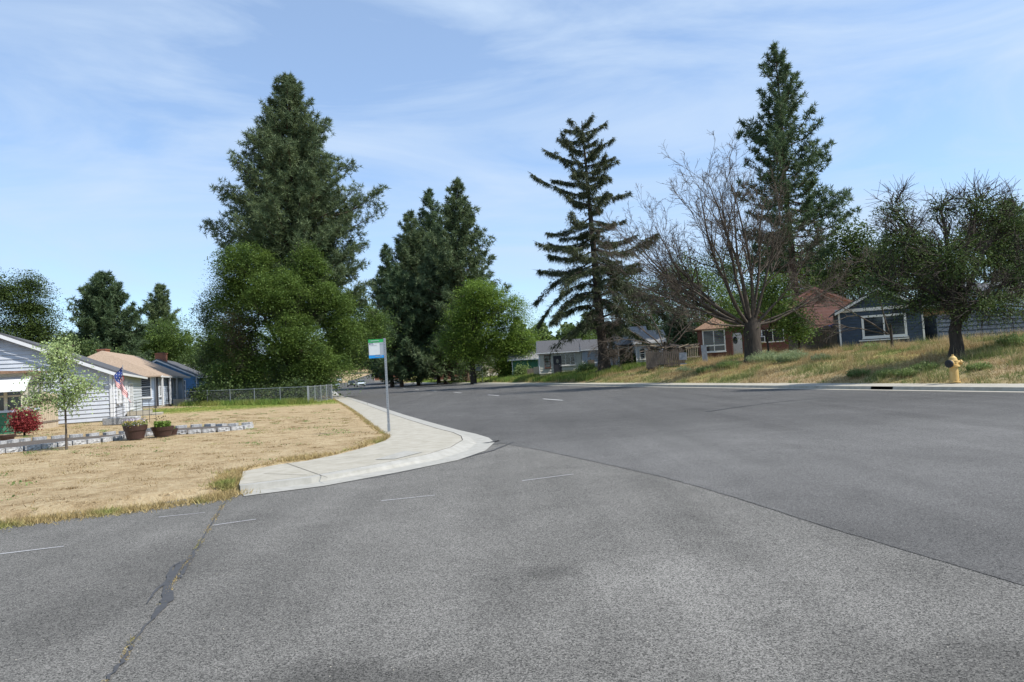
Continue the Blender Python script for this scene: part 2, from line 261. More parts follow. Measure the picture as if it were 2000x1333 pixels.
# ------------------------------------------------------------------ mesh building helpers
def tag(o, label=None, cat=None, group=None, kind=None):
    if label: o['label'] = label
    if cat: o['category'] = cat
    if group: o['group'] = group
    if kind: o['kind'] = kind
    return o
def origin(o):
    v = Vector((0, 0, 0))
    while o is not None: v += o.location; o = o.parent
    return v
def empty(name, loc, label, cat, group=None):
    o = bpy.data.objects.new(name, None); COL.objects.link(o); o.location = Vector([float(v) for v in loc]); o.empty_display_size = .2
    return tag(o, label, cat, group)
def link_mesh(name, me, m, parent):
    if isinstance(m, (list, tuple)):
        for k in m: me.materials.append(k)
    elif m: me.materials.append(m)
    o = bpy.data.objects.new(name, me); COL.objects.link(o)
    if parent: o.parent = parent
    return o
class MB:
    def __init__(s): s.v = []; s.f = []; s.mi = []
    def face(s, pts, mi=0):
        n = len(s.v); s.v += [tuple(map(float, p)) for p in pts]; s.f.append(tuple(range(n, n + len(pts)))); s.mi.append(mi)
    def box(s, c, u, v, w, mi=0):     # centre and three half-extent vectors
        c, u, v, w = [np.array(k, float) for k in (c, u, v, w)]
        n = len(s.v)
        for a in (-1, 1):
            for b in (-1, 1):
                for d in (-1, 1): s.v.append(tuple(c + a * u + b * v + d * w))
        for f in ((0, 1, 3, 2), (4, 6, 7, 5), (0, 4, 5, 1), (2, 3, 7, 6), (0, 2, 6, 4), (1, 5, 7, 3)):
            s.f.append(tuple(n + k for k in f)); s.mi.append(mi)
    def abox(s, x0, y0, z0, x1, y1, z1, mi=0):
        s.box(((x0 + x1) / 2, (y0 + y1) / 2, (z0 + z1) / 2), ((x1 - x0) / 2, 0, 0), (0, (y1 - y0) / 2, 0), (0, 0, (z1 - z0) / 2), mi)
    def tube(s, P, R, n=6, cap=True, mi=0):
        P = np.asarray(P, float); k = len(P); R = np.broadcast_to(np.asarray(R, float), (k,))
        T = np.gradient(P, axis=0); T /= np.linalg.norm(T, axis=1)[:, None] + 1e-9
        up = np.array([0, 0, 1.]) if abs(T[0][2]) < .8 else np.array([1., 0, 0])
        U = np.cross(T, up); U /= np.linalg.norm(U, axis=1)[:, None] + 1e-9; V = np.cross(T, U)
        a = np.arange(n) * 2 * math.pi / n
        ring = P[:, None, :] + R[:, None, None] * (np.cos(a)[None, :, None] * U[:, None, :] + np.sin(a)[None, :, None] * V[:, None, :])
        b = len(s.v); s.v += [tuple(x) for x in ring.reshape(-1, 3)]
        for i in range(k - 1):
            for j in range(n):
                j2 = (j + 1) % n
                s.f.append((b + i * n + j, b + i * n + j2, b + (i + 1) * n + j2, b + (i + 1) * n + j)); s.mi.append(mi)
        if cap:
            s.f.append(tuple(b + j for j in range(n))); s.f.append(tuple(b + (k - 1) * n + j for j in reversed(range(n)))); s.mi += [mi, mi]
    def lathe(s, c, prof, n=20, axis=(0, 0, 1), mi=0):   # prof: (distance along axis, radius)
        ax = np.array(axis, float); ax /= np.linalg.norm(ax)
        u = np.cross(ax, (0, 0, 1) if abs(ax[2]) < .8 else (1, 0, 0)); u /= np.linalg.norm(u); w = np.cross(ax, u)
        b = len(s.v); c = np.array(c, float)
        for h, r in prof:
            for j in range(n):
                a = 2 * math.pi * j / n; s.v.append(tuple(c + ax * h + r * (math.cos(a) * u + math.sin(a) * w)))
        for i in range(len(prof) - 1):
            for j in range(n):
                j2 = (j + 1) % n; s.f.append((b + i * n + j, b + i * n + j2, b + (i + 1) * n + j2, b + (i + 1) * n + j)); s.mi.append(mi)
        s.f.append(tuple(b + j for j in range(n))); s.f.append(tuple(b + (len(prof) - 1) * n + j for j in range(n))); s.mi += [mi, mi]
    def build(s, name, m, parent=None, smooth=False, loc=None, bevel=0):
        me = bpy.data.meshes.new(name); o0 = origin(parent) if parent else Vector((0, 0, 0))
        if loc is not None: o0 = Vector(loc)
        v = np.array(s.v, float).reshape(-1, 3) - np.array(o0)
        me.from_pydata([tuple(x) for x in v], [], s.f)
        if isinstance(m, (list, tuple)): me.polygons.foreach_set('material_index', s.mi)
        if smooth: me.polygons.foreach_set('use_smooth', [True] * len(me.polygons))
        me.update(); o = link_mesh(name, me, m, parent)
        if loc is not None: o.location = o0
        if bevel:
            bm = o.modifiers.new('bevel', 'BEVEL'); bm.width = bevel; bm.segments = 2; bm.limit_method = 'ANGLE'
        return o
def build_np(name, V, k, m, parent=None):     # V: (faces*k, 3) loose faces of k corners
    V = np.asarray(V, float); o0 = np.array(origin(parent)) if parent else np.zeros(3)
    V = V - o0; nv = len(V); nf = nv // k
    me = bpy.data.meshes.new(name); me.vertices.add(nv); me.vertices.foreach_set('co', V.astype(np.float32).ravel())
    me.loops.add(nv); me.loops.foreach_set('vertex_index', np.arange(nv, dtype=np.int32))
    me.polygons.add(nf); me.polygons.foreach_set('loop_start', np.arange(0, nv, k, dtype=np.int32)); me.polygons.foreach_set('loop_total', np.full(nf, k, dtype=np.int32))
    me.update(calc_edges=True)
    return link_mesh(name, me, m, parent)
def unit(a): return a / (np.linalg.norm(a, axis=-1, keepdims=True) + 1e-9)
def blades(C, D, Ln, Wd, rng):                # thin triangles from C along D
    n = len(C); S = unit(np.cross(D, rng.normal(size=(n, 3)))) * np.asarray(Wd).reshape(-1, 1) * .5
    V = np.empty((n, 3, 3)); V[:, 0] = C - S; V[:, 1] = C + S; V[:, 2] = C + D * np.asarray(Ln).reshape(-1, 1)
    return V.reshape(-1, 3)
def leaves(C, size, rng, flat=.5, asp=.7):    # rhombic quads at C
    n = len(C); Nn = rng.normal(size=(n, 3)); Nn[:, 2] += flat * 2; Nn = unit(Nn)
    A = unit(np.cross(Nn, rng.normal(size=(n, 3)))); B = np.cross(Nn, A)
    s = (size * rng.uniform(.6, 1.3, n))[:, None]
    V = np.empty((n, 4, 3)); V[:, 0] = C - A * s * .5; V[:, 1] = C + B * s * .5 * asp; V[:, 2] = C + A * s * .5; V[:, 3] = C - B * s * .5 * asp
    return V.reshape(-1, 3)
# ------------------------------------------------------------------ THE SETTING: ground, streets, pavements
def axis_vals(segs):
    out = [segs[0][0]]
    for a, b, st in segs: out += list(np.linspace(a, b, max(2, int(round((b - a) / st)) + 1)))[1:]
    return np.array(out)
xs = axis_vals([(-700, -120, 40), (-120, -40, 4), (-40, -16, .8), (-16, 2, .28), (2, 12, .6), (12, 32, .32), (32, 60, 1.2), (60, 150, 6), (150, 700, 50)])
ys = axis_vals([(-120, -10, 10), (-10, 5, 1), (5, 30, .26), (30, 60, .5), (60, 110, 1.2), (110, 300, 5), (300, 1500, 60)])
GX, GY = np.meshgrid(xs, ys); GZ = H(GX.ravel(), GY.ravel())
nx, ny = len(xs), len(ys)
me = bpy.data.meshes.new('ground'); co = np.stack([GX.ravel(), GY.ravel(), GZ], 1)
me.vertices.add(nx * ny); me.vertices.foreach_set('co', co.astype(np.float32).ravel())
I, J = np.meshgrid(np.arange(nx - 1), np.arange(ny - 1)); b0 = (J * nx + I).ravel()
F = np.stack([b0, b0 + 1, b0 + nx + 1, b0 + nx], 1).astype(np.int32); nf = len(F)
me.loops.add(nf * 4); me.loops.foreach_set('vertex_index', F.ravel()); me.polygons.add(nf)
me.polygons.foreach_set('loop_start', np.arange(0, nf * 4, 4, dtype=np.int32)); me.polygons.foreach_set('loop_total', np.full(nf, 4, dtype=np.int32))
me.polygons.foreach_set('use_smooth', np.ones(nf, bool)); me.update(calc_edges=True)
def greenness(x, y):
    q, s = qs(x, y)
    left = np.clip(1 - np.abs(s - 31 - .25 * (q + 6)) / 9, 0, 1) * (q < 0) * np.clip((s - 17 + .15 * (q + 8) + 2 * wob(x * .3, y * .3)) / 8, 0, 1) * 1.3
    right = (q > 19.9) * (.3 + .4 * np.sin(x * .5 + 1) * np.sin(y * .31)) + (q > 19.9) * (s > 45) * .5
    far = ((s > 60) & (q < 0)) * .8
    return np.clip(left + right + far, 0, 1)
at = me.attributes.new('green', 'FLOAT', 'POINT'); at.data.foreach_set('value', greenness(GX.ravel(), GY.ravel()).astype(np.float32))
go = link_mesh('ground', me, M['ground'], None); tag(go, kind='structure')

mb = MB(); mb.face([(-90, -25, 0), (45, -25, 0), (30, 2, 0), (4, 17, 0), (-2, 22, 0), (-12, 14, 0), (-90, -14 + 0, 0)])
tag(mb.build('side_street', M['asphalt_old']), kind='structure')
mb = MB()
S = [-60, -20, 0, 20, 50, 80, 110, 150] + list(range(160, 420, 10))
BP = [g2(*p_) for p_ in ((985, 867), (1080, 885), (1200, 911), (1300, 934), (1380, 956), (1490, 990), (1600, 1026), (1720, 1062), (1850, 1100), (2000, 1145), (2300, 1240), (3000, 1460))]
s0 = qs(*BP[0])[1]; rs = np.random.default_rng(8); BQ = []
for a, b in zip(BP[:-1], BP[1:]):
    for k in range(6): BQ.append(tuple(np.array(a) + (np.array(b) - np.array(a)) * k / 6 + rs.normal(0, .005, 2)))
S = [s0, 0, 20, 50, 80, 110, 150] + list(range(160, 420, 10))
NP_ = [(x, y, .004) for x, y in BQ] + [(*BP[-1], .004), (*sq(-40, 18.3), .004), (*sq(s0, 18.3), .004)]
for i in range(len(NP_) - 3):
    if NP_[i][1] > NP_[i + 1][1]: mb.face([NP_[i], NP_[i + 1], (*sq(qs(*NP_[i + 1][:2])[1], 18.3), .004), (*sq(qs(*NP_[i][:2])[1], 18.3), .004)])
for a, b in zip(S[:-1], S[1:]):
    for q0, q1 in ((-.6, 18.3),):
        P = []
        for s_, q_ in ((a, q0), (a, q1), (b, q1), (b, q0)):
            x, y = sq(s_, q_ + float(bend(s_))); P.append((x, y, .004 + float(rise(s_))))
        mb.face(P)
# near end: the newer asphalt stops along the line of the gutter, curving into the side street
mb.v = [list(v) for v in mb.v]
tag(mb.build('main_street', M['asphalt']), kind='structure')

# pavement at the corner (one slab with joints), kerb and gutter
def slab(name, P, z1, z0, m, extra=None):
    mb = MB(); P = [tuple(p[:2]) for p in P]
    mb.face([(x, y, z1) for x, y in P])
    for (ax, ay), (bx, by) in zip(P, P[1:] + P[:1]): mb.face([(ax, ay, z0), (bx, by, z0), (bx, by, z1), (ax, ay, z1)])
    if extra: extra(mb)
    return mb.build(name, m)
def strip_dark(mb, a, b, w, z):
    a, b = np.array(a), np.array(b); d = (b - a) / np.linalg.norm(b - a); n = np.array([-d[1], d[0]]) * w / 2
    mb.face([(*(a - n), z), (*(b - n), z), (*(b + n), z), (*(a + n), z)], 1)
def sw_joints(mb):
    for a, b in (((752, 845), (852, 838)), ((590, 905), (730, 890)), ((640, 933), (560, 905)), ((700, 826), (770, 812)), ((688, 805), (732, 797)), ((672, 792), (704, 787)), ((660, 784), (686, 780)), ((515, 925), (600, 928))):
        strip_dark(mb, g2(*a, .104), g2(*b, .104), .011, .104)
tag(slab('pavement', SWI + [farI, farO] + SWO, .1, -.1, [M['concrete'], M['joint']], sw_joints), kind='structure')
mb = MB()
KB = SWO; n = len(KB)
def offs(P, d):
    out = []
    for i in range(len(P)):
        a = np.array(P[max(0, i - 1)]); b = np.array(P[min(len(P) - 1, i + 1)]); t = (b - a) / np.linalg.norm(b - a)
        out.append(np.array(P[i]) + np.array([-t[1], t[0]]) * d)
    return out
KB = [farO] + KB; rr = [0] * 7 + [.1, .5, .9, 1, .9, .4, .1, 0]
def outn(i):       # outward (street side) normal
    a = np.array(KB[max(0, i - 1)]); b = np.array(KB[min(len(KB) - 1, i + 1)]); t = (b - a) / np.linalg.norm(b - a); return np.array([-t[1], t[0]]) * (1 if True else -1)
sg_ = 1 if poly_sd(*[np.array([v]) for v in (np.array(KB[6]) + outn(6) * .3)], np.array([*SWI, farI, farO, *SWO]))[0] < 0 else -1
Kn = [outn(i) * sg_ for i in range(len(KB))]; KB = [np.array(k) for k in KB]
for i in range(len(KB) - 1):
    R_ = [[(.015, .104), (.15 + .1 * r, .104 - .07 * r), (.17 + .16 * r, .014), (.62 + .12 * r, .010)] for r in (rr[i], rr[i + 1])]
    A_ = [(*(KB[i] + Kn[i] * d_), z_) for d_, z_ in R_[0]]; B_ = [(*(KB[i + 1] + Kn[i + 1] * d_), z_) for d_, z_ in R_[1]]
    for k in range(3): mb.face([A_[k], A_[k + 1], B_[k + 1], B_[k]])
    mb.face([(*(KB[i] + Kn[i] * -.002), .1045), (*(KB[i] + Kn[i] * .012), .1045), (*(KB[i + 1] + Kn[i + 1] * .012), .1045), (*(KB[i + 1] + Kn[i + 1] * -.002), .1045)], 1)
tag(mb.build('kerb', [M['concrete_light'], M['joint']]), kind='structure')
mb = MB()
P = [g2(a, b, .108) for a, b in ((733, 897.5), (790, 881), (826, 883), (772, 896.5))]
mb.face([(*p, .108) for p in P])
for i in range(1, 14):
    for j in range(1, 7):
        a = np.array(P[0]) + (np.array(P[3]) - np.array(P[0])) * i / 14; b = np.array(P[1]) + (np.array(P[2]) - np.array(P[1])) * i / 14; c = a + (b - a) * j / 7
        mb.lathe((*c, .108), [(0, .018), (.006, .012)], 6)
tag(mb.build('tactile_pad', M['concrete_light']), kind='structure')
# litter in the gutter and at the corner
rng = np.random.default_rng(5)
C = []
for (a, b, w, k) in (((662, 775), (715, 792), 1.2, 2600), ((715, 793), (742, 803), .5, 500), ((878, 845), (905, 866), .2, 160), ((905, 866), (860, 884), .15, 120)):
    A = np.array(g2(*a)); B = np.array(g2(*b)); t = rng.random(k); q = rng.normal(0, w * .4, k); d = (B - A) / np.linalg.norm(B - A); nn = np.array([d[1], -d[0]])
    p = A + t[:, None] * (B - A) + (q * .6 + w * .35)[:, None] * nn; C.append(np.column_stack([p, np.full(k, .02)]))
C = np.vstack(C); tag(build_np('leaf_litter', leaves(C, .05, rng, 1.5), 4, M['brownleaf']), kind='stuff')

# pavement and kerb on the far (right) side, with the storm drain opening
mb = MB()
drain_s = qs(*g2(1692, 764))[1]
segs = sorted(set([-60, -30, drain_s - .55, drain_s + .55] + list(range(-20, 150, 6)) + [150]))
for a, b in zip(segs[:-1], segs[1:]):
    dr = abs((a + b) / 2 - drain_s) < .5
    def qd(q0, q1, z0, z1):
        P = [sq(a, q0) + (z0,), sq(b, q0) + (z0,), sq(b, q1) + (z1,), sq(a, q1) + (z1,)]; mb.face(P)
    qd(18.32, 18.5, .135, .14); qd(18.5, 20.05, .14, .15)
    if not dr: qd(18.28, 18.32, .0, .135)
    qd(17.85, 18.28, .008, .012)
    x0, y0 = sq(a, 18.3); 
    if a < drain_s: strip_dark(mb, sq(a + .02, 18.34), sq(a + .02, 20.0), .03, .152)
tag(mb.build('kerb_and_pavement', [M['concrete'], M['joint']]), kind='structure')
mb = MB()
A, B = sq(drain_s - .55, 18.3), sq(drain_s + .55, 18.3); A2, B2 = sq(drain_s - .55, 18.8), sq(drain_s + .55, 18.8)
mb.face([(*A, -.2), (*B, -.2), (*B2, -.2), (*A2, -.2)]); mb.face([(*A2, -.2), (*B2, -.2), (*B2, .12), (*A2, .12)])
mb.face([(*A, -.2), (*A2, -.2), (*A2, .12), (*A, .12)]); mb.face([(*B, -.2), (*B2, -.2), (*B2, .12), (*B, .12)])
mb.face([(*A, .125), (*B, .125), (*B2, .125), (*A2, .125)]); 
tag(mb.build('storm_drain', M['black']), 'dark storm drain opening cut into the kerb across the street', 'storm drain')

# painted markings
def ribbon(name, pts, wds, z, m, kind='structure'):
    mb = MB(); P = [np.array(p) for p in pts]
    for i in range(len(P) - 1):
        d = P[i + 1] - P[i]; d /= np.linalg.norm(d) + 1e-9; n = np.array([-d[1], d[0]])
        if i == 0: n0 = n
        d2 = P[min(i + 2, len(P) - 1)] - P[i]; d2 /= np.linalg.norm(d2) + 1e-9; n1 = np.array([-d2[1], d2[0]])
        mb.face([(*(P[i] - n0 * wds[i] / 2), z), (*(P[i + 1] - n1 * wds[i + 1] / 2), z), (*(P[i + 1] + n1 * wds[i + 1] / 2), z), (*(P[i] + n0 * wds[i] / 2), z)]); n0 = n1
    return tag(mb.build(name, m), kind=kind)
c1 = g2(1079, 781); s1, q1 = qs(*c1)[1], qs(*c1)[0]
for k in range(0, 11):
    s_ = s1 - 1.5 + k * 12.2
    ribbon('lane_marking', [sq(s_, q1), sq(s_ + 3, q1)], [.11, .11], .008, M['mark'])
for k in range(-3, -0):
    pass
ribbon('worn_lane_marking', [g2(0, 1083), g2(125, 1068)], [.05, .035], .005, M['faint_mark'])
ribbon('worn_lane_marking', [g2(415, 1027), g2(500, 1015)], [.04, .03], .005, M['faint_mark'])
ribbon('worn_lane_marking', [g2(310, 989 + 22), g2(400, 1002)], [.035, .02], .005, M['faint_mark'])
ribbon('worn_lane_marking', [g2(745, 979), g2(850, 968)], [.04, .03], .005, M['faint_mark'])
ribbon('worn_lane_marking', [g2(1020, 940), g2(1120, 927)], [.04, .03], .006, M['faint_mark'])
# cracks and seams
rng = np.random.default_rng(2)
def wiggle(px, n, amp):
    P = [np.array(g2(*p)) for p in px]; out = []
    for a, b in zip(P[:-1], P[1:]):
        for k in range(n): out.append(a + (b - a) * k / n + rng.normal(0, amp, 2) * (k > 0))
    return out + [P[-1]]
CZ = [0]
def crack(px, w, amp=.01, n=5, z=.006, m='tar', name='road_crack'):
    CZ[0] += 1; z += CZ[0] * .0006
    P = wiggle(px, n, amp); ww = np.interp(np.linspace(0, 1, len(P)), np.linspace(0, 1, len(w)), w) * rng.uniform(.6, 1.3, len(P)); ribbon(name, P, list(ww), z, M[m])
crack([(447, 967), (425, 1005), (400, 1045), (378, 1085), (362, 1112), (352, 1130)], [.012, .018, .025, .03, .035])
crack([(378, 1085), (350, 1105), (330, 1140), (326, 1175), (300, 1210)], [.03, .06, .05, .08, .03], .006, name='sealed_crack')
crack([(352, 1098), (335, 1110), (328, 1135), (300, 1160), (288, 1180)], [.01, .03, .03, .01], .005, name='sealed_crack')
crack([(300, 1210), (262, 1255), (240, 1290), (212, 1330)], [.02, .02, .025, .02])
crack([(1003, 864), (965, 880), (900, 897), (830, 913), (740, 933), (640, 948)], [.05, .05, .04, .02, .01], .01, z=.007)
crack([(948, 867), (975, 862), (955, 866)], [.16, .1, .02], .01, z=.012)
crack([(1000, 866), (1080, 885), (1200, 910), (1300, 933), (1380, 955), (1490, 990), (1600, 1026), (1700, 1056)], [.004, .005, .005, .005, .004, .002], .006, z=.009)
crack([(1380, 805), (1440, 796), (1520, 786), (1600, 779), (1700, 777)], [.13, .1, .06, .05, .03], .02, z=.009)
crack([(1160, 824), (1300, 812), (1480, 806)], [.015, .015, .01], .02, z=.009)
def stain(px, r, m, z, name='road_stain'):
    pass
# ------------------------------------------------------------------ HOUSES
UP = np.array([0, 0, 1.0])
def v3(p, z): return np.array([p[0], p[1], z], float)
def siding_face(mb, P0, P1, nrm, z0, h, rise_=0, pitch=.2, lap=.042, gable=False):
    """clapboards: a stack of boards each leaning out at its foot, clipped by the gable"""
    P0 = np.array(P0, float); P1 = np.array(P1, float); n = np.array([nrm[0], nrm[1], 0.]); tot = h + (rise_ if gable else 0); z = 0
    def ends(zz):
        t = 0 if (zz <= h or not gable) else (zz - h) / rise_ / 2
        return P0 + (P1 - P0) * t, P1 + (P0 - P1) * t
    while z < tot - .01:
        z2 = min(z + pitch, tot)
        a, b = ends(z); c, d = ends(z2)
        A = v3(a, z0 + z) + n * lap; B = v3(b, z0 + z) + n * lap; Cc = v3(c, z0 + z2) + n * .003; D = v3(d, z0 + z2) + n * .003
        mb.face([A, B, D, Cc]); mb.face([v3(a, z0 + z), v3(b, z0 + z), B, A]); z = z2
def window(parent, c, u, n, w, h, m='trim', nx=2, ny=1, fr=.08, proud=.075, pane='glass', curtain=False, sill=True, name='window'):
    """c: centre of the window on the wall, u: direction along the wall, n: outward"""
    c = np.array(c, float); u = np.array([u[0], u[1], 0.]); n = np.array([n[0], n[1], 0.]); f = MB(); p = c + n * (proud / 2 + .01)
    for sx in (-1, 1): f.box(p + u * sx * (w / 2 - fr / 2), u * fr / 2, n * proud / 2, UP * h / 2)
    for sz in (-1, 1): f.box(p + UP * sz * (h / 2 - fr / 2), u * (w / 2 - fr), n * proud / 2, UP * fr / 2)
    for i in range(1, nx): f.box(p + u * (-w / 2 + w * i / nx), u * fr * .35, n * proud * .4, UP * (h / 2 - fr))
    for i in range(1, ny): f.box(p + UP * (-h / 2 + h * i / ny), u * (w / 2 - fr), n * proud * .36, UP * fr * .35)
    if sill: f.box(c + n * .07 - UP * (h / 2 + .03), u * (w / 2 + .05), n * .075, UP * .028)
    o = f.build(name, M[m], parent)
    g_ = MB(); g_.box(c + n * .032, u * (w / 2 - fr * .9), n * .006, UP * (h / 2 - fr * .9)); g_.build('pane', M[pane], o)
    if curtain:
        k = MB(); k.box(c + n * .018 + UP * h * .12, u * (w / 2 - fr), n * .004, UP * (h * .3)); k.build('curtain', M['curtain'], o)
    return o
def door(parent, c, u, n, w, h, m='white', arch=False):
    u = np.array([u[0], u[1], 0.]); n = np.array([n[0], n[1], 0.]); c = np.array(c, float)
    d = MB(); d.box(c + n * .045 + UP * h / 2, u * w / 2, n * .03, UP * h / 2)
    for sx in (-1, 1): d.box(c + n * .055 + u * sx * (w / 2 + .05) + UP * h / 2, u * .05, n * .05, UP * h / 2)
    o = d.build('door', M[m], parent)
    k = MB(); k.box(c + n * .1 + u * w * .38 + UP * h * .47, u * .03, n * .03, UP * .03); k.build('handle', M['silver'], o)
    k = MB(); k.lathe(c + n * .072 + UP * h * .68, [(0, w * .22), (.012, w * .22)], 16, n); k.v = [(x, y, (z - (c[2] + h * .68)) * 1.6 + c[2] + h * .68) for x, y, z in k.v]; k.build('door_window', M['glass'], o)
    return o
class House:
    """rectangle: corner c0 (x,y), W metres along unit b, Lg metres along unit a; ridge along a; gables face -a and +a"""
    def __init__(s, name, label, c0, a, W_, Lg, z, h, rise_, wallm, roofm, pitch=.2, over=.35, cat='house', group=None, trimm='white', rake=.3, base=.3, hip=0):
        s.a = np.array(a, float) / np.linalg.norm(a); s.b = np.array([s.a[1], -s.a[0]])   # b: to the right of a
        s.c = np.array(c0, float); s.W, s.L, s.z, s.h, s.r = W_, Lg, z, h, rise_
        # c0 is the near right corner; the house spreads towards -b and +a
        s.root = empty(name, (*s.c, z), label, cat, group); R = s.root
        p00 = s.c; p10 = s.c - s.b * W_; p01 = s.c + s.a * Lg; p11 = p10 + s.a * Lg; s.p = (p00, p10, p01, p11)
        mb = MB()
        siding_face(mb, p10, p00, -s.a, z, h, rise_, pitch, gable=not hip)
        siding_face(mb, p00, p01, s.b, z, h, 0, pitch)
        siding_face(mb, p01, p11, s.a, z, h, rise_, .5, gable=True)
        siding_face(mb, p11, p10, -s.b, z, h, 0, .5)
        mb.build('wall', M[wallm], R)
        mb = MB(); e = .03
        for q0, q1, n_ in ((p10, p00, -s.a), (p00, p01, s.b)):
            mid = (q0 + q1) / 2; d = (q1 - q0); ll = np.linalg.norm(d); d /= ll
            mb.box((*(mid - n_ * .1), z - base / 2 - .002), (*(d * (ll / 2 - .01)), 0), (*(n_ * .11), 0), UP * base / 2)
        mb.build('foundation', M['concrete'], R)
        for cc, sx in ((p00, 1),(p10, -1)):
            mb = MB(); mb.box((*(cc + s.b * .012 * sx - s.a * .012), z + h / 2 - .01), (*(s.b * .055), 0), (*(s.a * .055), 0), UP * (h / 2 - .01))
            mb.build('corner_board', M[trimm], R)
        # roof: two slabs
        half = W_ / 2; sl = rise_ / half; zr = z + h + rise_
        mb = MB(); th = .1
        mid = s.c - s.b * half; ra = -s.a * rake; rb = s.a * (Lg + rake)
        for sg in (1, -1):
            ed = s.b * sg * (half + over); ze = zr - sl * (half + over)
            A = v3(mid + ra + s.a * (hip + rake if hip else 0), zr + .02); B = v3(mid + rb, zr + .02); Cc = v3(mid + rb + ed, ze + .02); D = v3(mid + ra + ed, ze + .02); t = np.array([0, 0, th])
            q = [A, B, Cc, D]; up = [x + t for x in q]
            if sg == 1: mb.face(up[::-1]); mb.face(q)
            else: mb.face(up); mb.face(q[::-1])
            for i in range(4): mb.face([q[i], q[(i + 1) % 4], up[(i + 1) % 4], up[i]])
        if hip:
            ze = zr - sl * (half + over); T = [v3(mid + ra + s.b * (half + over), ze + .02), v3(mid + ra - s.b * (half + over), ze + .02), v3(mid + s.a * hip, zr + .02)]; mb.face([x + np.array([0, 0, th]) for x in T][::-1]); mb.face(T); mb.face([T[0], T[1], T[1] + UP * th, T[0] + UP * th])
        roof = mb.build('roof', M[roofm], R); s.roof = roof
        mb = MB()
        for sg in (1, -1):     # barge boards and eave boards
            ed = s.b * sg * (half + over); ze = zr - sl * (half + over)
            for o_, q0 in (() if hip else ((-s.a, mid + ra),)):
                A = v3(q0 - s.a * .02, zr + .03); D = v3(q0 + ed - s.a * .02, ze + .03); dn = np.array([0, 0, -.17]); w = np.array([*(-s.a * .03), 0])
                q = [A, D, D + dn, A + dn]; q2 = [x + w for x in q]; mb.face(q2)
                for i in range(4): mb.face([q[i], q[(i + 1) % 4], q2[(i + 1) % 4], q2[i]])
        d = s.b * (half + over + .035); ze = zr - sl * (half + over)
        mb.box((*(mid + d + s.a * Lg / 2), ze + .03), (*(s.a * (Lg / 2 + rake)), 0), (*(s.b * .03), 0), UP * .06)
        mb.build('fascia', M[trimm], R)
        s.ze = ze
    def on(s, face, t, zc):            # a point on a wall: face 'front' (towards -a) measured from its right corner, 'side' (b) from c0
        if face == 'front': return v3(s.c - s.b * t, s.z + zc), s.b, -s.a
        return v3(s.c + s.a * t, s.z + zc), s.a, s.b
    def win(s, face, t, zc, w, h, **k): c, u, n = s.on(face, t, zc); return window(s.root, c, u, n, w, h, **k)
    def door(s, face, t, w, h, m='white'): c, u, n = s.on(face, t, .02); return door(s.root, c, u, n, w, h, m)
    def chimney(s, t, off, hh, w=.3):
        zr = s.z + s.h + s.r; c = s.c - s.b * (s.W / 2 - off) + s.a * t; mb = MB()
        zb = zr - abs(off) * s.r / (s.W / 2) - .3
        mb.box((*c, (zb + zr + hh) / 2), (w, 0, 0), (0, w, 0), UP * ((zr + hh - zb) / 2)); mb.box((*c, zr + hh + .04), (w + .05, 0, 0), (0, w + .05, 0), UP * .04); mb.box((*c, zr + hh + .1), (w * .6, 0, 0), (0, w * .6, 0), UP * .06, 1)
        return mb.build('chimney', [M['brick'], M['black']], s.roof)

def corner_at(px, Y): p = pt(px, 750, Y); return p[:2]
# ---- left side
c = corner_at(216, 34); z = .16
h2 = House('siding_house', 'white clapboard house with dark grey roof and wide gable end facing the lawn', c, (-.41, .91), 8.9, 17.5, z + .15, 2.42, 1.95, 'white_siding', 'roof_grey', pitch=.2, over=.35, rake=.35)
h2.win('side', 2.6, 1.45, 1.0, 1.3, m='white', nx=1, ny=2, curtain=True); h2.win('side', 4.2, 1.45, 1.0, 1.3, m='white', nx=1, ny=2, curtain=True)
h2.win('side', 9.4, 1.1, 2.2, 1.6, m='white', nx=2, ny=2); h2.door('side', 6.4, .9, 2.0); h2.chimney(7, -2.0, .1, .4)
mb = MB(); p0 = h2.c + h2.b * .47; mb.tube([(*(h2.c + h2.b * .38 + h2.a * .1), h2.ze), (*(h2.c + h2.b * .12 + h2.a * .1), h2.ze - .25), (*(h2.c + h2.b * .1 + h2.a * .1), .3)], .04, 8); mb.build('downpipe', M['white'], h2.root)
mb = MB()
for q in range(7):
    mb.box((*(h2.c + h2.b * 1.2 + h2.a * (6.4 + (q - 3) * .02)), 0), (0, 0, 0), (0, 0, 0), (0, 0, 0))
mb = MB(); st = h2.c + h2.b * .75 + h2.a * 6.4
mb.box((*st, .33), (*(h2.a * .8), 0), (*(h2.b * .6), 0), UP * .2); mb.box((*(st + h2.b * .9), .24), (*(h2.a * .8), 0), (*(h2.b * .28), 0), UP * .11)
mb.build('front_step', M['concrete'], h2.root, bevel=.02)

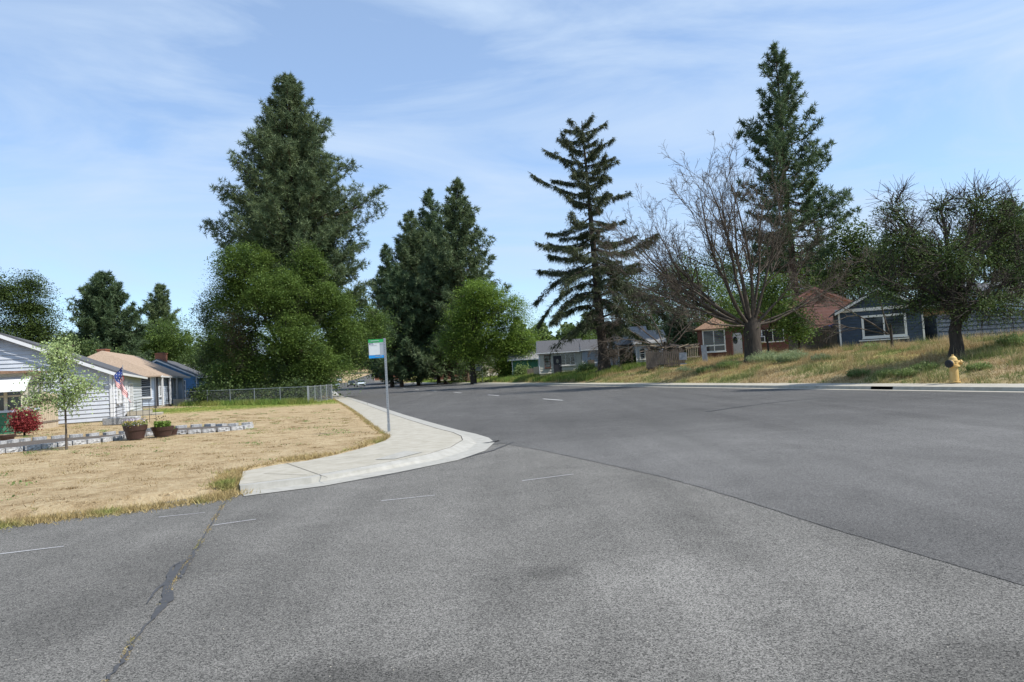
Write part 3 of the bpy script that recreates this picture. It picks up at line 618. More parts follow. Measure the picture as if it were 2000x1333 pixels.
c = corner_at(305, 55); z = .36
h3 = House('porch_house', 'pale blue house with tan shingle roof and a windowed porch', c, (-.29, .957), 8.2, 13, z + .1, 2.5, 2.05, 'blue_grey', 'roof_tan', pitch=.16, over=.45, rake=.5, hip=1.2)
h3.win('front', .95, 1.55, 1.25, 1.75, m='white', nx=1, ny=2, pane='glass'); h3.win('side', 1.6, 1.5, 1.5, 1.6, m='white', nx=2, ny=2)
h3.win('side', 8.2, 1.5, 2.0, 1.6, m='white', nx=3, ny=1); h3.door('side', 5.2, .9, 2.05, 'dark_trim')
h3.chimney(6.5, -1.2, .45, .35)
for t in (.15, 3.4, 6.6, 9.8):
    mb = MB(); mb.box((*(h3.c + h3.b * .42 + h3.a * t), z + 1.3), (.06, 0, 0), (0, .06, 0), UP * 1.22); mb.build('porch_post', M['white'], h3.root)
mb = MB()
for t in (-.02,): mb.box((*(h3.c + h3.b * .1 + h3.a * (t - .12)), z + 1.3), (*(h3.b * .07), 0), (*(h3.a * .05), 0), UP * 1.25)
mb.build('downpipe', M['dark_trim'], h3.root)
mb = MB(); st = h3.c + h3.b * 1.3 + h3.a * 5.2; mb.box((*st, z + .15), (*(h3.a * 1.1), 0), (*(h3.b * .8), 0), UP * .3); mb.build('front_step', M['concrete'], h3.root, bevel=.02)

c = corner_at(384, 74)
h4 = House('blue_house', 'bright blue house with grey roof and brick chimney, farthest along the lawn', c, (-.29, .957), 7.5, 10, .35, 2.7, 1.9, 'blue', 'roof_grey', over=.4, rake=.4)
h4.chimney(1.5, .1, .7, .45); h4.win('front', 1.6, 1.7, 1.1, 1.2, m='white', nx=1, ny=2)
c = corner_at(330, 92)
h5 = House('dark_roofed_house', 'house showing only its dark roof above the tan shingle roof', c, (-.29, .957), 13, 9, .4, 3.3, 2.6, 'cream', 'roof_grey', over=.4)
h5.chimney(1, -1.0, .6, .5)
c = corner_at(425, 100)
h5b = House('grey_roofed_house', 'grey roofed house half hidden by branches behind the blue house', c, (-.29, .957), 9, 9, .4, 2.9, 2.1, 'cream', 'roof_grey', over=.4)

# green lower-sided house with awning at the photo's left edge
c = corner_at(47, 27.2); a_ = np.array([-.41, .91]); a_ /= np.linalg.norm(a_); b_ = np.array([a_[1], -a_[0]])
c = np.array(c); z = .12
hg = empty('green_sided_house', (*c, z), 'green clapboard house corner with white awning and wide many-paned window', 'house')
Wg, Dg = 7.5, 3.6
mb = MB(); siding_face(mb, c - b_ * Wg, c, -a_, z, 1.0, pitch=.25, lap=.03); siding_face(mb, c, c + a_ * Dg, b_, z, 1.0, pitch=.25, lap=.03); mb.build('lower_wall', M['green_paint'], hg)
mb = MB()
mb.box((*(c - b_ * Wg / 2 + a_ * Dg / 2), z + 1.03), (*(b_ * (Wg / 2 + .08)), 0), (*(a_ * (Dg / 2 + .08)), 0), UP * .045); mb.build('window_ledge', M['blue_grey'], hg)
mb = MB(); mb.box((*(c - b_ * Wg / 2 + a_ * Dg / 2), z + 2.36), (*(b_ * (Wg / 2)), 0), (*(a_ * (Dg / 2)), 0), UP * .22)
for t in (0.06, .62, 1.35, 2.1, 2.9, 3.7, 4.6, 5.6, 6.6): mb.box((*(c - b_ * t + a_ * .06), z + 1.6), (*(b_ * .055), 0), (*(a_ * .05), 0), UP * .54)
for t in (.6, 1.4, 2.4, 3.5): mb.box((*(c - b_ * .06 + a_ * t), z + 1.6), (*(b_ * .05), 0), (*(a_ * .055), 0), UP * .54)
mb.box((*(c - b_ * Wg / 2 + a_ * .07), z + 1.62), (*(b_ * (Wg / 2 - .1)), 0), (*(a_ * .035), 0), UP * .035)
fr = mb.build('window_frame', M['cream'], hg)
mb = MB(); mb.box((*(c - b_ * Wg / 2 + a_ * Dg / 2), z + 1.6), (*(b_ * (Wg / 2 - .08)), 0), (*(a_ * (Dg / 2 - .1)), 0), UP * .53); mb.build('pane', M['glass'], fr)
mb = MB()
for (e0, z0, e1, z1) in ((.0, 2.35, 1.15, 1.78),):
    A = v3(c + b_ * .25 - a_ * e0, z + z0); B = v3(c - b_ * Wg - a_ * e0, z + z0); Cc = v3(c - b_ * Wg - a_ * e1, z + z1); D = v3(c + b_ * .25 - a_ * e1, z + z1); t = np.array([0, 0, .03])
    q = [A, B, Cc, D]; q2 = [x + t for x in q]; mb.face(q); mb.face(q2[::-1])
    for i in range(4): mb.face([q[i], q[(i + 1) % 4], q2[(i + 1) % 4], q2[i]])
mb.build('awning', M['white'], hg)
mb = MB()
for t in (-.2, 2.2, 4.6): mb = MB(); mb.tube([v3(c - b_ * t - a_ * .02, z + 1.25), v3(c - b_ * t - a_ * 1.1, z + 1.78)], .02, 6); mb.build('awning_bracket', M['white'], hg)
mb = MB(); zc = z + 2.6; A = [v3(c + b_ * .3 - a_ * .35, zc), v3(c - b_ * Wg - a_ * .35, zc), v3(c - b_ * Wg + a_ * Dg, zc + .95), v3(c + b_ * .3 + a_ * Dg, zc + .95 - .6)]
A[3] = v3(c + b_ * .3 + a_ * Dg, zc + .05); A[2] = v3(c - b_ * (Wg) + a_ * Dg, zc + .55); mb.face(A[::-1]); B = [x - np.array([0, 0, .09]) for x in A]; mb.face(B)
for i in range(4): mb.face([A[i], A[(i + 1) % 4], B[(i + 1) % 4], B[i]])
mb.build('roof', M['roof_brown'], hg)

# ---- right side
def zt(p): return Hf(p[0], p[1])
def rhouse(name, label, px, Y, a, W_, Lg, dz, *args, **k):
    c = corner_at(px, Y); return House(name, label, c, a, W_, Lg, dz, *args, **k)
A1 = (-.2796, .9601)
# brown house with the small windowed bay
hb = House('brown_house', 'reddish brown house with small pitched bay, white front door and air conditioner', corner_at(1548, 60.5), (.3, .954), 5.4, 7, 1.78, 2.55, 1.5, 'brown_paint', 'roof_brown', pitch=.18, over=.4, rake=.3, trimm='brown_paint')
hb.win('front', 1.35, 1.6, 1.9, 1.15, m='trim', nx=2, ny=1, sill=False)
hb.door('front', 4.55, .95, 2.05)
mb = MB(); cc, u, n = hb.on('front', 2.45, 1.35); mb.box(cc + np.array([*(n * .3), 0]), (*(u * .42), 0), (*(n * .24), 0), UP * .27); mb.box(cc + np.array([*(n * .545), 0]) + np.array([*(-u * .2), 0]), (*(u * .17), 0), (*(n * .012), 0), UP * .2, 1); mb.box(cc + np.array([*(n * .545), 0]) + np.array([*(u * .2), 0]), (*(u * .15), 0), (*(n * .012), 0), UP * .2, 1)
mb.build('air_conditioner', [M['white'], M['dark_trim']], hb.root)
# the bay in front
bc = corner_at(1437, 59); aa = hb.a; bb = hb.b; bw, bd, bz = 2.9, 1.6, 1.75
mb = MB(); siding_face(mb, bc - bb * bw, bc, -aa, bz, 2.55, pitch=.18); siding_face(mb, bc, bc + aa * bd, bb, bz, 2.55, pitch=.18); siding_face(mb, bc - bb * bw + aa * bd, bc - bb * bw, -bb, bz, 2.55, pitch=.18)
mb.build('bay_wall', M['brown_paint'], hb.root)
window(hb.root, v3(bc - bb * 1.55, bz + 1.45), bb, -aa, 1.9, 1.95, m='trim', nx=2, ny=1, fr=.1)
mb = MB(); mb.box(v3(bc - bb * 1.55 - aa * .05, bz + 1.05), (*(bb * .88), 0), (*(aa * .03), 0), UP * .05); mb.build('window_bar', M['trim'], hb.root)
mb = MB(); ze = bz + 2.52; pk = v3(bc - bb * bw / 2 + aa * 1.3, ze + 1.05)
E = [v3(bc + bb * .25 - aa * .25, ze), v3(bc - bb * (bw + .25) - aa * .25, ze), v3(bc - bb * (bw + .25) + aa * 2.6, ze), v3(bc + bb * .25 + aa * 2.6, ze)]
for i in range(4): mb.face([E[(i + 1) % 4], E[i], pk])
mb.face(E)
for i in range(4): mb.face([E[i], E[(i + 1) % 4], E[(i + 1) % 4] - UP * .1, E[i] - UP * .1])
mb.build('bay_roof', M['roof_brown'], hb.root)
# big salmon gable behind the fence
hs = House('salmon_house', 'tall salmon clapboard house gable rising behind the wooden fence', corner_at(1690, 64), (.36, .933), 7.4, 8, 1.9, 4.1, 1.9, 'salmon', 'roof_brown', pitch=.3, over=.3, rake=.25, trimm='salmon')
cc, u, n = hs.on('front', 3.3, 4.95); mb = MB(); u3 = np.array([*u, 0]); n3 = np.array([*n, 0])
for sx in (-1, 1): mb.box(cc + u3 * sx * .32 + n3 * .05, u3 * .06, n3 * .05, UP * .42)
for sz in (-1, 1): mb.box(cc + UP * sz * .42 + n3 * .05, u3 * .38, n3 * .052, UP * .06)
for k in range(5): mb.box(cc + UP * (-.3 + k * .15) + n3 * .04, u3 * .26, n3 * .025, UP * .03)
mb.build('attic_vent', M['brown_paint'], hs.root)
# dark blue house
hd = House('dark_blue_house', 'dark blue clapboard house with a broken off-white window frame', corner_at(1812, 45.5), (.36, .933), 5.0, 5, 1.85, 2.55, 1.35, 'navy', 'roof_grey', pitch=.2, over=.3, rake=.45, trimm='trim')
hd.win('front', 2.3, 1.35, 2.7, 1.55, m='trim', nx=2, ny=1, fr=.14)
cc, u, n = hd.on('front', 2.65, 2.55); mb = MB(); mb.box(cc + np.array([*(n * .06), 0]), (*(u * 2.6), 0), (*(n * .05), 0), UP * .11); mb.build('header_board', M['trim'], hd.root)
cc, u, n = hd.on('front', 1.2, .3); mb = MB(); mb.box(cc + np.array([*(n * .12), 0]) + np.array([*(-u * 1.2), .12]), (*(u * 1.5), 0), (*(n * .09), 0), UP * .035); mb.build('window_ledge', M['trim'], hd.root)
# bare sheathing link and the long blue wall beyond
c = corner_at(1874, 48); mb = MB(); x1 = corner_at(1815, 48)
hl = empty('sheathed_porch', (*x1, 1.8), 'unpainted plywood-clad porch wall beside the dark blue house', 'porch')
mb.abox(x1[0], x1[1], 1.6, c[0] + .3, x1[1] + 2.5, 4.35); mb.build('sheathing', M['osb'], hl)
mb = MB(); mb.face([(x1[0] - .1, x1[1] - .4, 4.3), (c[0] + .4, x1[1] - .4, 4.3), (c[0] + .4, x1[1] + 3, 4.9), (x1[0] - .1, x1[1] + 3, 4.9)]); mb.face([(x1[0] - .1, x1[1] - .4, 4.36), (x1[0] - .1, x1[1] + 3, 4.96), (c[0] + .4, x1[1] + 3, 4.96), (c[0] + .4, x1[1] - .4, 4.36)][::-1]); mb.build('roof', M['roof_grey'], hl)
hr = House('long_blue_house', 'long dark blue house with a pale upper wall at the right edge', corner_at(2120, 46), (0.0, 1), 9.6, 8, 2.0, 1.6, .01, 'navy', 'roof_grey', pitch=.3, over=.0, rake=.0, trimm='navy')
c2 = corner_at(2110, 46.6)
mb = MB(); siding_face(mb, (c2[0] - 4.6, c2[1]), (c2[0], c2[1]), (0, -1), 3.62, 1.9, pitch=.2); siding_face(mb, (c2[0] - 4.6, c2[1] + 5), (c2[0] - 4.6, c2[1]), (-1, 0), 3.62, 1.9, pitch=.2); mb.build('upper_wall', M['blue_grey'], hr.root)
mb = MB(); zq = 5.5
mb.face([(c2[0] - 5.2, c2[1] - .5, zq - .6), (c2[0] + .5, c2[1] - .5, zq - .6), (c2[0] + .5, c2[1] + 5, zq + .7), (c2[0] - 5.2, c2[1] + 5, zq + .7)]); mb.face([(c2[0] - 5.2, c2[1] - .5, zq - .7), (c2[0] - 5.2, c2[1] + 5, zq + .6), (c2[0] + .5, c2[1] + 5, zq + .6), (c2[0] + .5, c2[1] - .5, zq - .7)]); mb.face([(c2[0] - 4.6, c2[1], 5.4), (c2[0] - 4.6, c2[1] + 5, 5.4), (c2[0] - 4.6, c2[1] + 5, zq + .6), (c2[0] - 4.6, c2[1], zq - .6)]); mb.build('upper_roof', M['roof_grey'], hr.root)
window(hr.root, (c2[0] - 4.05, c2[1], 4.85), (1, 0), (0, -1), .8, 1.0, m='white', nx=1, ny=2)
# white houses in the middle distance
hw = House('cream_house', 'small cream house with a grey roof behind the tall weeds', corner_at(1056, 80), (.995, -.05), 5.6, 4.95, 1.05, 2.5, 1.35, 'cream', 'roof_grey', pitch=.3, over=.3, rake=.25)
hw.win('side', 3.35, 1.55, 1.7, 1.45, m='trim', nx=3, ny=1); hw.win('side', .95, 1.4, .7, 1.5, m='brown_paint', nx=1, ny=2); hw.door('side', 2.1, .75, 2.0, 'dark_trim')
hw2 = House('white_house', 'white clapboard house wall standing behind the drooping spruce trunk', corner_at(1141, 79.6), (.995, -.05), 5, 3.9, 1.1, 2.5, 1.1, 'white_siding', 'roof_grey', pitch=.28, over=.25, rake=.2)
mb = MB(); cc, u, n = hw2.on('side', .95, .6); mb.box(cc + np.array([*(n * .06), 0]), (*(u * .38), 0), (*(n * .04), 0), UP * .65); mb.build('gate', M['wood_grey'], hw2.root)
hp = House('porch_fronted_house', 'white house with an open front porch beside the loaded trailer', corner_at(1208, 74), (.995, -.05), 5, 3.4, 1.3, 2.45, 1.9, 'wood_grey', 'roof_light', pitch=.25, over=.5, rake=.3)
hp.win('side', 1.7, 1.4, 1.3, 1.4, m='trim', nx=2, ny=1)
hp2 = House('porch_house_wing', 'pale clapboard wing right of the open porch, partly behind the trailer', corner_at(1247, 71), (.995, -.05), 5, 3.0, 1.3, 2.5, 1.2, 'white_siding', 'roof_light', pitch=.22, over=.3, rake=.3)
hp2.win('side', .6, 1.3, .6, 1.2, m='trim', nx=1, ny=2)
for t in (.1, 1.2, 2.3):
    mb = MB(); c_ = hp.c + hp.a * t + hp.b * 1.0; mb.box((*c_, 2.4), (.07, 0, 0), (0, .07, 0), UP * 1.2); mb.build('porch_post', M['white'], hp.root)
mb = MB(); mb.box((*(hp.c + hp.a * 1.2 + hp.b * .6), 1.25), (*(hp.a * 1.3), 0), (*(hp.b * .6), 0), UP * .15); mb.build('porch_floor', M['wood_grey'], hp.root)
mb = MB(); mb.box((*(hp.c + hp.a * 1.2 + hp.b * .7), 3.66), (*(hp.a * 1.4), 0), (*(hp.b * .65), 0), UP * .06); mb.build('porch_roof', M['roof_grey'], hp.root)
hgn = House('green_house', 'low dark green house with a pale grey roof', corner_at(1003, 96), (.995, -.06), 7.5, 4.4, 1.0, 2.3, 1.9, 'green_paint', 'roof_light', pitch=.3, over=.5, rake=.6)
hgn.win('side', 3.9, 1.6, .6, 1.1, m='white', nx=1, ny=1)
hf = House('grey_cottage', 'small grey house glimpsed between the street trees beyond the sign', corner_at(972, 125), (-.24, .97), 5, 7, .9, 2.4, 1.6, 'cream', 'roof_light', over=.4)
hf2 = House('brick_cottage', 'low brick house deep in shade beyond the pine cluster', corner_at(795, 172), (-.24, .97), 8, 9, 1.2, 2.8, 1.8, 'brick', 'roof_grey', over=.4)
hf3 = House('far_red_house', 'low brown-red house in the shade of the street trees', corner_at(926, 134), (-.24, .97), 7, 7, .75, 2.2, 1.5, 'brown_paint', 'roof_brown', over=.4)
# ------------------------------------------------------------------ THINGS
def copy_tree(o, parent=None):
    c = o.copy(); COL.objects.link(c); c.parent = parent
    for ch in [k for k in bpy.data.objects if k.parent == o]: copy_tree(ch, c)
    return c
# bus stop sign
bx, by = g2(760, 843, .1); D_ = by
bs = empty('bus_stop_sign', (bx, by, .1), 'grey steel pole with a green, white and blue bus stop panel on the pavement', 'bus stop sign')
mb = MB(); hh = 2.63
mb.box((bx, by, .1 + hh / 2), (.028, 0, 0), (0, .028, 0), UP * hh / 2)
for k in range(35): mb.box((bx, by - .0285, .3 + k * .068), (.007, 0, 0), (0, .001, 0), UP * .007, 1)
mb.build('pole', [M['galv'], M['dark_trim']], bs); mb = MB(); mb.box((bx, by, .21), (.036, 0, 0), (0, .036, 0), UP * .11); mb.box((bx, by, .42), (.034, 0, 0), (0, .034, 0), UP * .03); mb.build('pole_sleeve', M['galv'], bs, bevel=.005)
pw, ph, pz = .43, .53, .1 + hh - .285; px0 = bx - .03 - pw / 2; yy = by - .012
def panel(name, x, z, w, h, m, dy, par):
    mb = MB(); mb.box((x, yy - dy, z), (w / 2, 0, 0), (0, .004, 0), UP * h / 2); return mb.build(name, M[m], par, bevel=.002)
sp = panel('sign_panel', px0, pz, pw, ph, 'sign_white', 0, bs)
panel('header', px0, pz + ph / 2 - .045, pw, .09, 'sign_green', .006, sp); panel('footer', px0, pz - ph / 2 + .045, pw, .09, 'sign_blue', .006, sp)
panel('timetable', px0 - .05, pz - .02, .3, .33, 'sign_grey', .006, sp).active_material = M['sign_white']; panel('side_column', px0 + .165, pz - .01, .12, .36, 'sign_grey', .007, sp)
def text(name, s, x, z, size, m, dy, par, y=None):
    cu = bpy.data.curves.new(name, 'FONT'); cu.body = s; cu.size = size; cu.extrude = .001; cu.align_x = 'CENTER'; cu.align_y = 'CENTER'
    o = bpy.data.objects.new(name, cu); COL.objects.link(o); bpy.context.view_layer.update()
    dg = bpy.context.evaluated_depsgraph_get(); me = bpy.data.meshes.new_from_object(o.evaluated_get(dg)); bpy.data.objects.remove(o)
    me.transform(Matrix.Translation(Vector((x, (yy - dy if y is None else y), z)) - origin(par)) @ Matrix.Rotation(math.pi / 2, 4, 'X')); me.materials.clear()
    return link_mesh(name, me, M[m], par)
text('lettering', 'BTS', px0 - .13, pz + ph / 2 - .125, .075, 'ink', .012, sp)
mb = MB()
for (x, z, w, h) in ((px0 + .03, pz + .165, .12, .012), (px0 - .07, pz + .1, .2, .008), (px0 + .16, pz + .13, .09, .014), (px0 + .05, pz - .175, .13, .016), (px0 - .03, pz + ph / 2 - .04, .24, .02), (px0 + .06, pz - ph / 2 + .05, .2, .014)):
    mb.box((x, yy - .014, z), (w / 2, 0, 0), (0, .001, 0), UP * h / 2)
mb.build('print_lines', M['sign_grey'], sp)

# fire hydrant
hy = 26.2; p = pt(1864, 739, hy); hx = p[0]; hz = Hf(hx, hy) + .03; hyd = empty('fire_hydrant', (hx, hy, hz), 'yellow fire hydrant with a dark side cap in the weedy verge', 'fire hydrant')
mb = MB(); mb.lathe((hx, hy, hz), [(0, .17), (.04, .17), (.045, .135), (.5, .13), (.52, .19), (.555, .19), (.56, .165), (.59, .175), (.595, .14), (.66, .15), (.72, .14)], 24); mb.build('barrel', M['hyd'], hyd, smooth=False, bevel=.004)
mb = MB(); mb.lathe((hx, hy, hz + .7), [(0, .155), (.03, .155), (.04, .135), (.12, .11), (.17, .06), (.18, .035), (.23, .035)], 20); mb.build('bonnet', M['hyd'], hyd)
mb = MB(); dirc = np.array([-.86, -.5, -.12]); cc_ = np.array([hx, hy, hz + .66]); mb.lathe(cc_, [(0, .1), (.22, .105)], 18, dirc); mb.build('hose_outlet', M['hyd'], hyd)
mb = MB(); mb.lathe(cc_ + unit(dirc) * .22, [(0, .13), (.07, .13), (.085, .1), (.09, .035), (.12, .035)], 18, dirc); mb.build('outlet_cap', M['black'], hyd)
mb = MB(); mb.lathe(cc_, [(0, .06), (.22, .06), (.225, .08), (.27, .08), (.28, .03), (.31, .03)], 14, (1, -.1, 0)); mb.build('side_nozzle', M['hyd'], hyd)

hyd.scale = (1.13, 1.13, 1.16)
# limp flag on a leaning staff fixed by the yard, with cloth folds
fx, fy = pt(237, 800, 30)[:2]; fz = Hf(fx, fy)
fl = empty('hanging_flag', (fx, fy, fz), 'faded red, white and blue flag hanging limp on a staff', 'flag')
tp = pt(240, 716, 30); mb = MB(); mb.tube([(fx + .05, fy, fz), (tp[0], tp[1], tp[2] + .05)], .014, 6); mb.build('staff', M['galv'], fl)
rowsf, colsf = 26, 22; V = []
def fp(u, v):     # u along width (hoist to fly), v down
    drop = v * .75 + u * 1.0; x = tp[0] - .42 * (1 - u) * math.sin(v * 2.2) * .9 + u * .28 * v - .05 + .1 * u; y = tp[1] + .06 * math.sin(u * 14 + v * 3) - .02
    return np.array([x + .03 * math.sin(v * 9 + u * 5), y, tp[2] - drop * .93 - .02])
mb = MB()
for i in range(rowsf):
    for j in range(colsf):
        u0, u1, v0, v1 = j / colsf, (j + 1) / colsf, i / rowsf, (i + 1) / rowsf; A = [fp(u0, v0), fp(u1, v0), fp(u1, v1), fp(u0, v1)]
        canton = u0 < .4 and v0 < .54; mi = 2 if canton else (0 if int(v0 * 13) % 2 == 0 else 1)
        if canton and (i % 4 == 1) and (j % 3 == 1): mi = 1
        mb.face(A, mi)
mb.build('cloth', [M['flag_red'], M['flag_white'], M['flag_blue']], fl, smooth=True)

# wire garden trellis in front of the clapboard wall
tx, ty = pt(258, 800, 31)[:2]; tz = Hf(tx, ty)
tr = empty('wire_trellis', (tx, ty, tz), 'thin black wire garden trellis standing in front of the clapboard wall', 'trellis')
mb = MB()
for k in range(8): mb.tube([(tx - 1.0 + k * .27, ty + k * .05, tz), (tx - 1.0 + k * .27, ty + k * .05, tz + 1.0 + .12 * (k % 2) + (.9 if k == 7 else 0))], .011, 5)
for k in range(5): mb.tube([(tx - 1.0, ty, tz + .15 + k * .2), (tx + .9, ty + .35, tz + .15 + k * .2)], .009, 5)
mb.build('wires', M['black'], tr)
# low stone trough below it
sx, sy = pt(238, 812, 30.4)[:2]; mb = MB(); mb.abox(-.75, -.22, 0, .75, .22, .34); o = mb.build('stone_trough', M['block'], bevel=.04); o.location = (sx, sy, Hf(sx, sy)); tag(o, 'low grey stone trough beneath the hanging flag', 'trough')

# picket fence panel between the two left houses
px_, py_ = pt(62, 835, 28.6)[:2]; q_, r_ = pt(114, 830, 31.0)[:2]
fe = empty('white_board_fence', (px_, py_, Hf(px_, py_)), 'tall peeling white board fence between the green and clapboard houses', 'fence')
mb = MB(); n = 13; rnd = random.Random(4)
for k in range(n):
    t = (k + .5) / n; x = px_ + (q_ - px_) * t; y = py_ + (r_ - py_) * t; d = np.array([q_ - px_, r_ - py_]); d /= np.linalg.norm(d); hgt = 1.55 + rnd.uniform(-.06, .06)
    mb.box((x, y, Hf(x, y) + hgt / 2), (*(d * .085), 0), (*(np.array([-d[1], d[0]]) * .012), 0), UP * hgt / 2)
mb.build('boards', M['wood_pale'], fe); mb = MB()
for zz in (.4, 1.35): mb.box(((px_ + q_) / 2, (py_ + r_) / 2 + .05, .15 + zz), ((q_ - px_) / 2, (r_ - py_) / 2, 0), (.02, .03, 0), UP * .04)
mb.build('rail', M['wood_grey'], fe)

# raised bed of concrete blocks
FR = [(-60, 903), (0, 893), (60, 886), (130, 877), (200, 868), (260, 859), (320, 853), (380, 849), (430, 845), (470, 841), (488, 837)]
BK = [(482, 833), (452, 835), (400, 837), (350, 841), (300, 846), (240, 853), (180, 859), (120, 864), (60, 869), (0, 878), (-60, 886)]
def walk(px, step, z=.12):
    P = [np.array(g2(a, b, z)) for a, b in px]; out = []; acc = 0
    for a, b in zip(P[:-1], P[1:]):
        d = b - a; l_ = np.linalg.norm(d); t = acc
        while t < l_: out.append((a + d * t / l_, math.atan2(d[1], d[0]))); t += step
        acc = t - l_
    return out
def block_mesh(seed):
    r = random.Random(seed); mb = MB(); nxx, nzz = 8, 4; w, dp, h = .395, .2, .15
    def fpnt(i, k):
        e = 0 if i in (0, nxx) or k in (0, nzz) else r.uniform(-.018, .022)
        return (-w / 2 + w * i / nxx, -dp / 2 - e, h * k / nzz)
    G = [[fpnt(i, k) for k in range(nzz + 1)] for i in range(nxx + 1)]
    for i in range(nxx):
        for k in range(nzz): mb.face([G[i][k], G[i + 1][k], G[i + 1][k + 1], G[i][k + 1]])
    tl = (-w / 2 + .05, dp / 2); tr_ = (w / 2 - .05, dp / 2)
    mb.face([(-w / 2, -dp / 2, h), (w / 2, -dp / 2, h), (tr_[0], tr_[1], h), (tl[0], tl[1], h)]); mb.face([(w / 2, -dp / 2, 0), (tr_[0], tr_[1], 0), (tr_[0], tr_[1], h), (w / 2, -dp / 2, h)])
    mb.face([(tr_[0], tr_[1], 0), (tl[0], tl[1], 0), (tl[0], tl[1], h), (tr_[0], tr_[1], h)]); mb.face([(tl[0], tl[1], 0), (-w / 2, -dp / 2, 0), (-w / 2, -dp / 2, h), (tl[0], tl[1], h)])
    me = bpy.data.meshes.new('edging_block'); me.from_pydata(mb.v, [], mb.f); me.materials.append(M['block']); me.update(); return me
BM = [block_mesh(k) for k in range(5)]
rb = random.Random(9)
for row, (px, lab, grp) in enumerate(((FR, 'grey split-face concrete block in the near row edging the planting bed', 'near row of bed edging blocks'), (BK, 'grey concrete block in the far row edging the planting bed', 'far row of bed edging blocks'))):
    for p, an in walk(px, .43 if row == 0 else .5):
        o = bpy.data.objects.new('edging_block', BM[rb.randrange(5)]); COL.objects.link(o); o.location = (p[0], p[1], Hf(p[0], p[1]) - .02 + (row == 0) * 0); o.rotation_euler = (rb.uniform(-.03, .03), rb.uniform(-.03, .03), an + rb.uniform(-.04, .04)); tag(o, lab, 'edging block', grp)
mb = MB(); FRW = [g2(a, b, .12) for a, b in FR]; BKW = [g2(a, b, .12) for a, b in BK]
mb.face([(x, y, .16 + .0 * x) for x, y in FRW + BKW]); mb.f = [mb.f[0]]
P_ = [(x, y) for x, y in FRW + BKW]
bed = MB()
for (a, b) in zip(FRW[:-1], FRW[1:]): pass
m_ = len(FRW)
BR = BKW[::-1]
for i in range(min(len(FRW), len(BR)) - 1):
    bed.face([(*FRW[i], Hf(*FRW[i]) + .035), (*FRW[i + 1], Hf(*FRW[i + 1]) + .035), (*BR[i + 1], Hf(*BR[i + 1]) + .035), (*BR[i], Hf(*BR[i]) + .035)])
tag(bed.build('planting_bed_soil', M['mulch']), kind='structure')

# flower pots
def pot(px, py, Y, r, h, name, label):
    x, y = pt(px, py, Y)[:2]; z = Hf(x, y) + .03
    e = empty(name, (x, y, z), label, 'plant pot'); mb = MB()
    mb.lathe((x, y, z), [(0, r * .7), (h * .6, r * .87), (h * .62, r * .93), (h * .9, r), (h, r * 1.02), (h, r * .94), (h * .88, r * .9)], 28); mb.build('tub', M['pot'], e, smooth=False)
    mb = MB(); mb.lathe((x, y, z + h * .84), [(0, r * .9), (.02, r * .88)], 20); mb.build('soil', M['soil'], e); return x, y, z + h * .86, e
rngp = np.random.default_rng(3)
def potplant(x, y, z, e, r, h, mats):
    for nm, mt, k, hh_, sz in mats:
        a = rngp.uniform(0, 6.28, k); rr_ = r * np.sqrt(rngp.random(k)); C = np.column_stack([x + rr_ * np.cos(a), y + rr_ * np.sin(a), z + hh_ * rngp.random(k) ** .8]); build_np(nm, leaves(C, sz, rngp, .3), 4, M[mt], e)
x, y, z, e = pot(265, 857, 20.8, .335, .42, 'flower_pot', 'largest brown pot, filled with fading yellow and purple flowers'); 
M['flower'] = foliage('pale_purple_flowers', (.35, .28, .4), (.6, .55, .62), .3); M['flower_y'] = foliage('yellowing_leaves', (.25, .2, .05), (.5, .45, .16), .3)
potplant(x, y, z, e, .34, .3, (('flowers', 'flower', 260, .26, .05), ('leaves', 'flower_y', 420, .2, .06), ('foliage', 'weed', 200, .15, .07)))
x, y, z, e = pot(318, 851, 21.4, .33, .3, 'flower_pot', 'wide low brown pot with bright green leaves, beside the largest pot')
potplant(x, y, z, e, .24, .3, (('leaves', 'bright', 420, .2, .08), ('flower_spikes', 'brownleaf', 60, .38, .05)))
x, y, z, e = pot(337, 849, 21.9, .17, .2, 'flower_pot', 'smallest brown pot, tucked behind the wide low pot')
potplant(x, y, z, e, .12, .1, (('leaves', 'weed', 60, .08, .05),))
x, y, z, e = pot(14, 862, 22.5, .25, .2, 'flower_pot', 'dark empty pot on the ground below the green wall')

